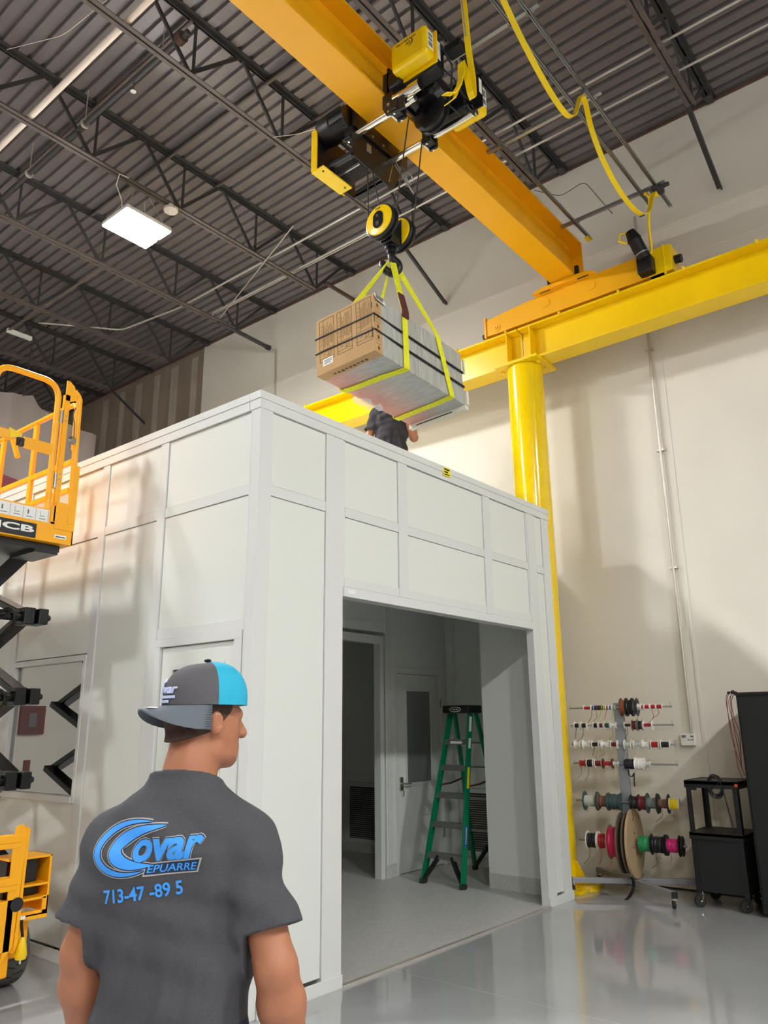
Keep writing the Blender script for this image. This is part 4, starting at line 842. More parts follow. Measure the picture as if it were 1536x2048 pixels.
# scissor arms
zs = [.68, 1.22, 1.765, 2.31, 2.84]; yS, yN = 5.44, 6.86
for side, xs in (('right', (2.70, 2.63)), ('left', (2.10, 2.17))):
    for k in range(4):
        for (xa, za, zb) in ((xs[0], zs[k], zs[k+1]), (xs[1], zs[k+1], zs[k])):
            top = (k == 3 and zb == zs[4]) or (k == 3 and za == zs[4])
            ya = yS; yb = yN
            if za == zs[4]: za_, ya = zs[4]-.06, yS+.12
            else: za_ = za
            zb_ = zs[4]-.06 if zb == zs[4] else zb
            m = MB().bar((xa, ya-.0, za_), (xa, yb, zb_), .05, .105, (1, 0, 0))
            obj('scissor_arm', m, 'liftblack', t, bevel=.006)
for k in (1, 2, 3):
    z = zs[k]
    e1 = obj('arm_end', MB().box(2.665, 2.735, 5.30, 5.46, z-.055, z+.055), 'liftblack', t, bevel=.008)
    obj('pivot_pin', MB().cyl((2.735, 5.37, z), (2.765, 5.37, z), .026, 20).cyl((2.765, 5.37, z), (2.778, 5.37, z), .018, 16), 'black', e1)
    obj('arm_end', MB().box(2.575, 2.655, 5.33, 5.47, z-.06, z+.06), 'liftblack', t, bevel=.008)
    obj('cross_tube', MB().cyl((2.1, 5.40, z), (2.66, 5.40, z), .035, 20), 'liftblack', t, smooth=True)
    obj('cable_bundle', MB().tube(smoothpath([(2.2, 5.42, z+.05), (2.35, 5.38, z-.02), (2.48, 5.36, z+.04), (2.52, 5.36, z-.03), (2.53, 5.5, z-.10)]), .010, 8).tube(smoothpath([(2.2, 5.44, z+.02), (2.38, 5.36, z-.05), (2.50, 5.35, z+.02), (2.54, 5.38, z-.06)]), .008, 8), 'liftblack', t, smooth=True)
    obj('centre_tube', MB().cyl((2.12, 6.15, (zs[k]+zs[k-1])/2), (2.68, 6.15, (zs[k]+zs[k-1])/2), .03, 16), 'liftblack', t, smooth=True)
obj('platform_frame', MB().box(2.06, 2.74, 5.26, 7.0, ZP-.05, ZP-.005).box(2.55, 2.72, 5.24, 5.6, ZP-.075, ZP-.05), 'liftblack', t)
# platform
pf = obj('platform_deck', MB().box(LX0+.01, LX1-.01, LY0+.01, LY1, ZP, ZP+.03), 'lift', t)
te = obj('toe_board', MB().box(LX0, LX1, LY0, LY0+.012, ZP, ZP+.15).box(LX1-.012, LX1, LY0, LY1, ZP, ZP+.15).box(LX0, LX0+.012, LY0, LY1, ZP, ZP+.15), 'lift', t, bevel=.002)
obj('toe_plate', MB().box(2.65, LX1, LY0-.006, LY0, ZP+.10, ZP+.30), 'lift', te, bevel=.002)
obj('logo_plate', MB().box(2.14, 2.525, LY0-.004, LY0-.001, ZP+.008, ZP+.11), 'black', te)
obj('logo_lettering', text_mesh('JCB', (2.225, LY0-.0048, ZP+.028), (1, 0, 0), (0, 0, 1), width=.285, height=.062, thick=.001, bold=.035), 'paper', te)
obj('round_sticker', MB().box(2.66, 2.75, LY0-.0018, LY0, ZP+.035, ZP+.062), 'paper', te); obj('sticker_print', MB().box(2.67, 2.74, LY0-.0028, LY0-.0018, ZP+.043, ZP+.050), 'ink', te)
st = obj('instruction_strip', MB().box(2.14, 2.605, LY0-.004, LY0-.001, ZP+.135, ZP+.225), 'paper', te)
m = MB()
for k in range(5):
    x = 2.16+k*.09
    m.box(x+.078, x+.080, LY0-.0052, LY0-.004, ZP+.14, ZP+.22).box(x+.015, x+.06, LY0-.0052, LY0-.004, ZP+.15, ZP+.155).box(x+.02, x+.03 if k % 2 else x+.055, LY0-.0052, LY0-.004, ZP+.17, ZP+.20 if k % 2 else ZP+.174).box(x+.02, x+.022, LY0-.0052, LY0-.004, ZP+.17, ZP+.205)
obj('strip_print', m, 'grey_ink', st)
obj('strip_backing', MB().box(2.02, 2.615, LY0-.001, LY0+.006, ZP+.125, ZP+.235), 'lift', te)
# entry gate loop
RT = .022
obj('gate_rail', MB().tube(rounded([(2.15, 5.22, 3.0), (2.13, 5.22, 4.02), (2.59, 5.22, 4.02), (2.60, 5.22, 2.95)], .13, 8), RT, 12), 'lift', t, smooth=True)
obj('gate_mid_rail', MB().box(2.37, 2.60, 5.205, 5.217, 3.455, 3.54).box(2.0, 2.30, 5.205, 5.217, 3.49, 3.56), 'lift', t, bevel=.004)
lt = obj('gate_latch', MB().box(2.32, 2.37, 5.19, 5.215, 3.46, 3.52).cyl((2.335, 5.19, 3.455), (2.35, 5.19, 3.50), .015, 10), 'black', t, bevel=.005)
obj('latch_guard', MB().prism([(2.27, 5.2, 3.50), (2.35, 5.2, 3.53), (2.35, 5.2, 3.55), (2.26, 5.2, 3.575)], (0, .012, 0)), 'cover', lt)
obj('gate_hinge', MB().cyl((2.626, 5.215, 3.72), (2.626, 5.215, 3.82), .012, 10), 'zinc', t); obj('gate_hinge', MB().cyl((2.632, 5.215, 3.22), (2.632, 5.215, 3.34), .012, 10), 'zinc', t)
ph = obj('hinge_post', MB().box(2.637, 2.675, 5.20, 5.24, 2.97, 3.95).prism([(2.637, 5.20, 3.9), (2.675, 5.20, 3.9), (2.735, 5.20, 3.93), (2.70, 5.20, 4.03), (2.665, 5.20, 4.06), (2.637, 5.20, 4.06)], (0, .01, 0)).box(2.62, 2.80, 5.20, 5.21, 2.95, 3.09), 'lift', t, bevel=.003)
for z in (3.74, 3.78, 3.25, 3.29, 3.33): obj('rivet', MB().cyl((2.655, 5.195, z), (2.655, 5.20, z), .006, 8), 'zinc', ph)
obj('corner_post', MB().tube(rounded([(2.775, 5.22, 2.97), (2.755, 5.22, 3.96), (2.71, 5.22, 4.0)], .05), .022, 12), 'lift', t, smooth=True)
obj('post_foot', MB().box(2.745, 2.80, 5.19, 5.20, 2.97, 3.42), 'lift', t, bevel=.004)
lk = obj('lanyard_chain', MB().tube(smoothpath([(2.715, 5.18, 3.86), (2.70, 5.18, 3.80), (2.715, 5.18, 3.72), (2.72, 5.18, 3.62)]), .006, 6).lathe((2.715, 5.175, 3.60), (0, 1, 0), [(0, .02), (.01, .032), (.02, .02)], 16), 'brass', t, smooth=True)
# side rails, both sides
for x in (2.76, 2.04):
    obj('top_rail', MB().tube(rounded([(x, 5.24, 3.55), (x, 5.25, 3.93), (x, 7.02, 3.93), (x, 7.02, 2.97)], .08), .02, 10), 'lift', t, smooth=True)
    for z in (3.46, 3.24): obj('mid_rail', MB().box(x-.012, x+.012, 5.25, 7.02, z-.02, z+.02), 'lift', t, bevel=.003)
    for y in (5.86, 6.42): obj('rail_post', MB().box(x-.014, x+.014, y-.025, y+.025, 2.97, 3.91), 'lift', t, bevel=.003)
obj('end_rail', MB().box(2.04, 2.76, 7.0, 7.03, 3.9, 3.94).box(2.04, 2.76, 7.0, 7.03, 3.4, 3.44), 'lift', t, bevel=.003)
obj('control_box_hook', MB().tube(rounded([(2.50, 5.56, 3.50), (2.46, 5.60, 3.66), (2.40, 5.72, 3.72), (2.36, 5.9, 3.70)], .04), .02, 10), 'lift', t, smooth=True)

# ================================================================== LADDER
t = thing('step_ladder', 'green fibreglass step ladder with black top cap standing inside the open enclosure', 'ladder', (7.1, 5.0, .012))
FL, FR = V((6.85, 5.14, .012)), V((6.81, 4.63, .012))   # front feet (far / near)
RL, RR = V((7.80, 5.13, .012)), V((7.80, 4.64, .012))
TL, TR = V((7.20, 4.975, 1.70)), V((7.18, 4.715, 1.70))
def lerp(a, b, k): return a+(b-a)*k
for a, b in ((FL, TL), (FR, TR)):
    d = (b-a).normalized()
    r = obj('front_rail', MB().bar(a+d*.02, b, .075, .012, (0, 1, 0)).bar(a+d*.02+V((-.034, .0, 0)), b+V((-.034, .0, 0)), .008, .028, (1, 0, 0)).bar(a+d*.02+V((.034, 0, 0)), b+V((.034, 0, 0)), .008, .028, (1, 0, 0)), 'green', t)
    obj('rail_foot', MB().bar(a, a+d*.05, .085, .035, (0, 1, 0)), 'rubber', r)
for a, b in ((RL, TL+V((.08, .01, 0))), (RR, TR+V((.08, -.01, 0)))):
    d = (b-a).normalized()
    r = obj('rear_rail', MB().bar(a+d*.02, b, .045, .028, (0, 1, 0)), 'green', t)
    obj('rail_foot', MB().bar(a, a+d*.05, .06, .04, (0, 1, 0)), 'rubber', r)
obj('top_cap', MB().prism([TR+V((-.10, -.045, -.03)), TL+V((-.10, .045, -.03)), TL+V((.16, .045, -.03)), TR+V((.16, -.045, -.03))], (0, 0, .08)), 'blackmatt', t, bevel=.012)
tc = [c for c in t.children if c.name.startswith('top_cap')][0]
ring = [(TR+TL)/2+V((-.103, .0, .008))+V((.003*0, .07*math.cos(a), .024*math.sin(a))) for a in [2*math.pi*i/28 for i in range(29)]]
obj('cap_emblem', MB().tube(ring, .0035, 6), 'paper', tc)
obj('cap_lettering', text_mesh('WERNER', (TR+TL)/2+V((-.1035, .045, .0)), (0, -1, 0), (0, 0, 1), width=.09, height=.016, thick=.001), 'paper', tc)
for k, z in enumerate((.29, .58, .86, 1.13, 1.39)):
    f = (z-.012)/(1.70-.012); a, b = lerp(FL, TL, f), lerp(FR, TR, f)
    s = obj('step', MB().bar(a+V((.02, -.01, 0)), b+V((.02, .01, 0)), .085, .022, (0, 0, 1)).bar(a+V((-.022, 0, -.018)), b+V((-.022, 0, -.018)), .004, .05, (0, 0, 1)), 'alu', t)
    if z == 1.39: obj('step_label', MB().prism([lerp(a, b, .25)+V((-.027, 0, -.008)), lerp(a, b, .75)+V((-.027, 0, -.008)), lerp(a, b, .75)+V((-.027, 0, -.032)), lerp(a, b, .25)+V((-.027, 0, -.032))], (-.002, 0, 0)), 'paper', s)
# moulded black corner braces at the foot of front and rear
def knee(a, b, c):
    pts = [a+(b-a)*((k/8)**1.0)+c*math.sin(math.pi*k/8)*.03 for k in range(9)]
    obj('corner_brace', MB().ribbon(pts, [V((.05, 0, 0))]*9, .028), 'blackmatt', t)
mid = lambda f: (lerp(FL, TL, f), lerp(FR, TR, f))
a, b = mid(.16)
knee(lerp(FL, TL, .02), a.lerp(b, .32), V((0, -.6, .6))); knee(lerp(FR, TR, .02), b.lerp(a, .32), V((0, .6, .6)))
rTL, rTR = TL+V((.08, .01, 0)), TR+V((.08, -.01, 0))
a, b = lerp(RL, rTL, .16), lerp(RR, rTR, .16)
knee(lerp(RR, rTR, .02), b.lerp(a, .45), V((0, .4, .3))); knee(lerp(RL, rTL, .02), a.lerp(b, .45), V((0, -.4, .3)))
for f in (.25, .45, .65, .8): obj('rear_brace', MB().bar(lerp(RL, rTL, f), lerp(RR, rTR, f), .02, .02, (0, 0, 1)), 'alu', t)
for A, Bt, C_, D in ((FL, TL, RL, rTL), (FR, TR, RR, rTR)): obj('spreader_bar', MB().tube([lerp(A, Bt, .55), lerp(A, Bt, .55).lerp(lerp(C_, D, .58), .5)+V((0, 0, -.015)), lerp(C_, D, .58)], .009, 6), 'sleeve', t)
s0, s1 = mid(.78)
obj('step_strut', MB().bar(s0, s0+V((.05, -.07, .10)), .012, .004).bar(s1+V((0, .09, 0)), s1+V((.0, .15, .08)), .012, .004).bar(s1+V((.06, .02, -.02)), s1+V((.02, .09, .10)), .012, .004), 'alu', t)
def rail_label(f0, f1, m, name, w_=.04):
    a, b = lerp(FR, TR, f0), lerp(FR, TR, f1); o = V((0, -.0165, 0)); x = V((w_/2, 0, 0)); o2 = V((0, -.009, 0))
    return obj(name, MB().prism([a-x+o2, a+x+o2, b+x+o2, b-x+o2], (0, -.002, 0)), m, t)
rail_label(.87, .96, 'paper', 'rail_sticker'); rail_label(.77, .83, 'paper', 'rail_sticker'); rail_label(.54, .66, 'amber', 'rail_sticker'); rail_label(.22, .34, 'blue', 'rail_sticker'); rail_label(.235, .325, 'paper', 'rail_sticker', .022)

# ================================================================== WIRE SPOOL RACK
RX, RY = 7.62, 3.25
t = thing('spool_rack', 'silver rolling rack holding rows of wire spools in front of the wall', 'wire rack', (RX, RY, 0))
obj('post', MB().box(RX-.028, RX+.028, RY-.045, RY+.045, .10, 1.745), 'rack', t, bevel=.003)
c0 = V((RX, RY, .115))
la = obj('base_bar', MB().bar((7.36, 3.76, .115), (8.0, 2.72, .115), .05, .05), 'rack', t, bevel=.003)
lb_ = obj('base_bar', MB().bar((8.0, 3.78, .115), (7.245, 2.73, .115), .05, .05), 'rack', t, bevel=.003)
obj('base_gusset', MB().prism([(RX-.12, RY-.02, .142), (RX+.02, RY-.13, .142), (RX+.13, RY+.02, .142), (RX-.01, RY+.14, .142)], (0, 0, .005)), 'rack', t)
obj('gusset_bolt', MB().cyl((RX-.07, RY-.03, .147), (RX-.07, RY-.03, .156), .010, 6).cyl((RX+.03, RY-.09, .147), (RX+.03, RY-.09, .156), .010, 6).cyl((RX-.06, RY+.04, .147), (RX-.06, RY+.04, .156), .010, 6), 'zinc', t)
def caster(root, x, y, top, r=.036, rot=0.6, wm='rubber'):
    dx, dy = math.cos(rot)*.022, math.sin(rot)*.022; sx, sy = -math.sin(rot), math.cos(rot)
    c = obj('caster', MB().cyl((x+dx-sx*.012, y+dy-sy*.012, r), (x+dx+sx*.012, y+dy+sy*.012, r), r, 24), wm, root, bevel=.003)
    m = MB()
    for s in (-1, 1): m.bar((x+dx+sx*.017*s, y+dy+sy*.017*s, r), (x+sx*.017*s, y+sy*.017*s, top), .003, .03, (sx, sy, 0))
    m.cyl((x, y, top-.006), (x, y, top+.012), .02, 16).cyl((x+dx-sx*.02, y+dy-sy*.02, r), (x+dx+sx*.02, y+dy+sy*.02, r), .007, 10)
    obj('caster_fork', m, 'chrome', c); return c
for x, y in ((7.37, 3.74), (7.99, 2.74), (7.985, 3.76), (7.255, 2.745)): caster(t, x, y, .078)
obj('end_cap', MB().bar((7.252, 2.74, .115), (7.243, 2.727, .115), .052, .052).bar((7.365, 3.75, .115), (7.356, 3.765, .115), .052, .052), 'black', t)
ROWS = [(1.70, .008), (1.53, .008), (1.35, .008), (1.17, .008), (.82, .009), (.46, .011)]
for z, r in ROWS:
    ya, yb = (3.73, 2.72)
    rod = obj('rod', MB().cyl(V((RX-.05, RY, z))+V((-.13, .99, 0))*(ya-RY), V((RX-.05, RY, z))+V((-.13, .99, 0))*(yb-RY), r, 12), 'zinc', t, smooth=True)
    obj('rod_pin', MB().cyl((RX-.05-.13*(ya-.01-RY), ya-.01, z-.02), (RX-.05-.13*(ya-.01-RY), ya-.01, z+.025), .003, 6).cyl((RX-.05-.13*(yb+.02-RY), yb+.02, z-.02), (RX-.05-.13*(yb+.02-RY), yb+.02, z+.04), .003, 6), 'zinc', t)
PYR = dict(zip([1.70, 1.53, 1.35, 1.17, .82, .46], [1415, 1453, 1490, 1527, 1606, 1686]))
RD = V((-.13, .99, 0)).normalized()
def RP(px, z=.46):
    d = hit(px, PYR.get(z, 1686), 0, RX-.05)-CAM; n = V((RD.y, -RD.x, 0)); p0 = V((RX-.05, RY, z))
    p = CAM+d*((p0-CAM).dot(n)/d.dot(n)); return V((p.x, p.y, z))
def Yp(px, z=.46): return RP(px, z).y
def spool(z, p0, p1, rf, rw, fm, wm, label, fl2=None):
    """spool between photo columns p0..p1 on the rod at height z"""
    P1, P0 = RP(p0, z), RP(p1, z); y1, y0 = P1.y, P0.y; x = (P0.x+P1.x)/2; rr = random.Random(int(p0*7+z*100))
    t = thing('wire_spool', label, 'wire spool', (x, (y0+y1)/2, z), 'wire spools on the silver rack')
    w_ = (P1-P0).length; fw_ = min(.006, w_*.18); n = max(2, int((w_-2*fw_)/.006))
    prof = [(fw_, .012), (fw_, rw)]
    for k in range(n): prof.append((fw_+(w_-2*fw_)*(k+.5)/n, rw*(1+.05*rr.uniform(-1, 1))))
    prof += [(w_-fw_, rw), (w_-fw_, .012)]
    obj('wound_wire', MB().lathe(P0, RD, prof, 20), wm, t, smooth=True)
    for k, yy in enumerate((0, w_-fw_)):
        if rf: obj('flange', MB().lathe(P0+RD*yy, RD, [(0, .010), (0, rf), (fw_, rf), (fw_, .010)], 26), (fl2 or fm) if k else fm, t)
    return t, x, y0, y1
W_, K = 'white', 'wblack'
rows = [
 (0, 'top rod', [(1167, 1183, .030, .014, W_, 'red', 'red'), (1183.5, 1188, .024, .021, W_, K, 'thin black'), (1188.5, 1192.5, .024, .021, K, 'blue', 'thin dark blue'), (1193, 1197, .024, .021, K, 'brown', 'thin brown'), (1197.5, 1201.5, .024, .021, K, 'darkred', 'thin dark red'), (1202, 1206, .024, .021, K, 'lime', 'thin lime green'),
   (1207, 1212, .026, .021, W_, 'lime', 'thin pale green'), (1212.5, 1217.5, .024, .020, W_, 'red', 'thin bright red'), (1218, 1224, .026, .020, W_, 'blue', 'thin bright blue'), (1224.5, 1231, .025, .020, W_, 'lime', 'thin olive'),
   (1242, 1253, .088, .066, 'fiberdark', 'rustwire', 'big orange brown'), (1254, 1265, .088, .070, K, K, 'big black'), (1266, 1275, .086, .055, K, 'greywire', 'big dark grey'), (1275.5, 1282, .034, .026, W_, 'white', 'white'), (1282.5, 1288, .026, .018, W_, 'red', 'small red'), (1288.5, 1300, .026, .017, W_, 'red', 'short red'), (1301, 1312, .025, .018, W_, 'red', 'red'), (1312.5, 1325, .025, .018, W_, 'red', 'outermost red')]),
 (1, 'second rod', [(1149, 1161, .040, .020, W_, K, 'leftmost black'), (1163, 1175, .038, .021, W_, K, 'second black'), (1187, 1197, .032, .022, W_, K, 'black'), (1198, 1208, .030, .020, W_, 'darkred', 'dark red'), (1209, 1221, .034, .022, W_, 'dgreen', 'dark green'), (1222, 1233, .032, .018, W_, 'white', 'empty white'),
   (1249, 1264, .034, .013, W_, K, 'slim black'), (1264.5, 1275, .052, .040, 'greywire', 'darkred', 'dark red with grey flanges'), (1276, 1286, .050, .038, 'greywire', K, 'black with grey flanges'), (1287, 1306, .048, .015, W_, 'red', 'slim red with wide white flanges')]),
 (2, 'third rod', [(1150, 1162, .045, .026, W_, 'white', 'leftmost white'), (1166, 1181, .044, .028, W_, 'white', 'second white'), (1184, 1199, .042, .018, W_, K, 'slim black'), (1203, 1219, .042, .026, W_, 'white', 'white'), (1222, 1236, .042, .020, W_, 'darkred', 'dark red'),
   (1249, 1264, .045, .028, W_, 'palegrey', 'pale grey'), (1267, 1283, .040, .020, W_, 'palegrey', 'slim pale grey'), (1285, 1299, .046, .028, W_, 'white', 'plump white'), (1302, 1319, .044, .026, W_, 'red', 'bright red'), (1322, 1341, .046, .026, W_, K, 'black')]),
 (3, 'fourth rod', [(1160, 1171, .032, .026, 'rustwire', 'red', 'red'), (1174, 1188, .044, .034, W_, K, 'black'), (1190, 1205, .042, .026, W_, 'darkred', 'dark red'), (1205.5, 1226, .048, .018, 'darkred', 'red', 'slim red with dark red flanges'), (1227, 1237, .024, .016, W_, 'palegrey', 'pale grey'),
   (1250, 1270, .050, .048, K, K, 'fat black'), (1270.5, 1289, .062, .054, W_, 'white', 'fat white'), (1289.5, 1301, .034, .026, W_, 'palegrey', 'grey')]),
 (4, 'fifth rod', [(1170, 1196, .088, .050, 'teal', 'palegrey', 'large pale'), (1197, 1217, .080, .052, 'fiberdark', 'brown', 'large brown'), (1217.5, 1243, .084, .070, 'teal', 'teal', 'large dark teal'),
   (1262, 1277, .072, .058, K, K, 'large black'), (1277.5, 1294, .076, .062, K, 'darkred', 'large dark red'), (1295, 1316, .092, .048, 'teal', 'greywire', 'large grey'), (1317, 1338, .086, .040, 'wblack', 'brown', 'brown with black and white flanges'), (1339, 1359, .054, .046, W_, 'yellowwire', 'yellow')]),
 (5, 'lowest rod', [(1176, 1197, .086, .066, W_, K, 'black with white flanges'), (1198, 1219, .086, .066, W_, 'red', 'red with white flanges'), (1220, 1245, .155, .130, 'fiber', 'pink', 'big pink'),
   (1280, 1302, .075, .066, 'wgreen', 'wgreen', 'bright green'), (1303, 1331, .092, .072, K, K, 'black with black flanges'), (1334, 1360, .092, .060, K, 'magenta', 'magenta')])]
order = ['first', 'second', 'third', 'fourth', 'fifth', 'sixth', 'seventh', 'eighth', 'ninth', 'tenth', 'eleventh', 'twelfth', 'thirteenth', 'fourteenth', 'fifteenth', 'sixteenth', 'seventeenth', 'eighteenth']
for ri, rn, L_ in rows:
    z = ROWS[ri][0]
    for k, (p0, p1, rf, rw, fm, wm, cn) in enumerate(L_):
        nm = ('%s spool, %s from left on the rack\'s %s' % (cn, order[k], rn))
        T_, x, y0, y1 = spool(z, p0, p1, rf, rw, fm, wm, nm)
        rr = random.Random(k*13+ri)
        if rr.random() < .42 or ri == 5:
            yy = (y0+y1)/2; l = rr.uniform(.08, .16)
            obj('loose_end', MB().tube(smoothpath([(x-rw, yy, z), (x-rw-.005, yy+.005, z-rw-.02), (x-rw+.0, yy+rr.uniform(.0, .03), z-rw-l*.6), (x-rw-.01, yy+rr.uniform(.02, .08), z-rw-l)]), .0022, 6), wm if wm != 'white' else 'greywire', T_)
x = RX-.05
t = thing('fibreboard_reel', 'very large tan fibreboard reel on the lowest rod, black strap hanging to the floor', 'cable reel', (x, Yp(1262), .46))
for p0, p1, m_ in ((1246, 1249, 'fiberdark'), (1257, 1261, 'fiberdark')):
    A_, B_ = RP(p1), RP(p0); w_ = (B_-A_).length
    obj('flange', MB().lathe(A_, RD, [(0, .012), (0, .27), (w_, .27), (w_, .012)], 48), m_, t, smooth=True)
A_, B_ = RP(1272), RP(1267); w_ = (B_-A_).length
fg = obj('flange', MB().lathe(A_, RD, [(0, .012), (0, .305), (w_, .305), (w_, .012)], 56), 'fiber', t, smooth=True)
sd = RD.cross(V((0, 0, 1)))
for a in (0.4, 1.9, 3.4, 5.0):
    c_ = A_+sd*(.10*math.cos(a))+V((0, 0, .10*math.sin(a))); obj('flange_hole', MB().cyl(c_-RD*.001, c_+RD*.0005, .012, 12), 'ink', fg)
obj('wound_cable', MB().cyl(RP(1267), RP(1246), .17, 36), 'wblack', t)
obj('hanging_strap', MB().ribbon(smoothpath([(x-.05, Yp(1262), .17), (x-.06, Yp(1266), .13), (x-.09, Yp(1268), .10), (x-.11, Yp(1266), .06), (x-.16, Yp(1263), .018), (x-.22, Yp(1262), .006)]), (.0, .03, .0), .005), 'wblack', t)
sp2 = obj('outer_flange', MB().lathe(RP(1366), RD, [(0, .012), (0, .088), (.006, .088), (.006, .012)], 30), 'wblack', t)
tag(obj('black_cord', MB().tube(smoothpath([(x-.03, Yp(1258, 1.17), 1.12), (x-.05, Yp(1262, 1.17), 1.07), (x-.04, Yp(1267, 1.17), 1.06), (x-.05, Yp(1272, 1.17), 1.09), (x-.05, Yp(1271, 1.17), 1.03), (x-.05, Yp(1271, 1.17), .97)]), .006, 8), 'wblack', smooth=True), 'short black cord looped under the fat black spool on the fourth rod', 'cord')

# ================================================================== CART
t = thing('utility_cart', 'black rolling metal cart with an open top bay beside the black cabinet', 'cart', (7.7, 2.39, 0))
ca = dict(x0=7.46, x1=7.92, y0=2.17, y1=2.615)
for nm, z0, z1 in (('top_shelf', 1.015, 1.045), ('middle_shelf', .585, .61)):
    obj(nm, MB().box(7.45, 7.93, 2.16, 2.625, z0, z1).box(7.45, 7.46, 2.16, 2.625, z0-.03, z1+.004).box(7.45, 7.93, 2.16, 2.17, z0-.03, z1+.004).box(7.92, 7.93, 2.16, 2.625, z0-.03, z1+.004).box(7.45, 7.93, 2.615, 2.625, z0-.03, z1+.004), 'black', t, bevel=.002)
for cx in (7.46, 7.92):
    for cy in (2.17, 2.615):
        sx, sy = (1 if cx < 7.6 else -1), (1 if cy < 2.4 else -1)
        obj('leg', MB().box(min(cx, cx+sx*.045), max(cx, cx+sx*.045), min(cy, cy+sy*.004), max(cy, cy+sy*.004), .11, 1.015).box(min(cx, cx+sx*.004), max(cx, cx+sx*.004), min(cy, cy+sy*.045), max(cy, cy+sy*.045), .11, 1.015), 'black', t)
obj('cabinet_box', MB().box(7.465, 7.915, 2.175, 2.61, .13, .585), 'blackmatt', t, bevel=.004)
obj('pull_tab', MB().box(7.452, 7.459, 2.52, 2.60, .965, .985), 'black', t)
obj('orange_clip', MB().box(7.44, 7.45, 2.16, 2.185, 1.005, 1.03), 'orangeplastic', t)
for x_, y_ in ((7.49, 2.58), (7.49, 2.20), (7.89, 2.58), (7.89, 2.20)): caster(t, x_, y_, .115, .052, 2.4)
pts = []
for k in range(90):
    a = k/90*2*math.pi*5; pts.append((7.50-.015*math.sin(a)-k*.0004, 2.36+.058*math.cos(a)+.012*math.sin(k*.21), 1.02+.085*math.sin(a)-.0004*k+(.0)))
tag(obj('coiled_cable', MB().tube(pts+[(7.44, 2.30, 1.05), (7.435, 2.28, .95), (7.44, 2.25, .75), (7.45, 2.235, .62)], .0055, 6), 'wblack', smooth=True), 'black cable coiled over the front edge of the black cart', 'cable')
# cabinet
t = thing('tall_cabinet', 'tall black cabinet cut off by the right edge of the picture', 'cabinet', (7.7, 1.8, 0))
obj('body', MB().box(7.38, 7.99, 1.45, 2.065, .03, 1.80), 'blackmatt', t, bevel=.004)
obj('top_trim', MB().box(7.37, 8.0, 1.44, 2.075, 1.775, 1.80), 'black', t, bevel=.003)
obj('door', MB().box(7.365, 7.38, 1.47, 2.045, .10, 1.76), 'blackmatt', t, bevel=.003)
for x_, y_ in ((7.43, 2.02), (7.43, 1.5), (7.94, 2.02), (7.94, 1.5)): obj('foot', MB().cyl((x_, y_, 0), (x_, y_, .03), .025, 12), 'rubber', t)
rr = random.Random(5)
cb = MB()
for k in range(5):
    yy = 2.075+.012*k
    cb.tube(smoothpath([(7.42, 2.06, 1.80), (7.41, yy+.0, 1.805), (7.40, yy+.02+rr.uniform(0, .03), 1.72), (7.40, yy+.01+rr.uniform(-.01, .03), 1.58-.05*k), (7.41, yy+.005, 1.45-.07*k), (7.42, 2.08+rr.uniform(-.0, .02), 1.25-.05*k)]), .003, 6)
tag(obj('loose_wires', cb, 'darkred', smooth=True), 'tangle of thin dark red wires hanging down the side of the tall black cabinet', 'wires')
tag(obj('wire_plug', MB().sphere((7.40, 2.09, 1.805), .018, 10, 8).sphere((7.41, 2.13, 1.80), .014, 10, 8), 'wblack'), 'small black plug heads at the top left corner of the tall black cabinet', 'plugs')
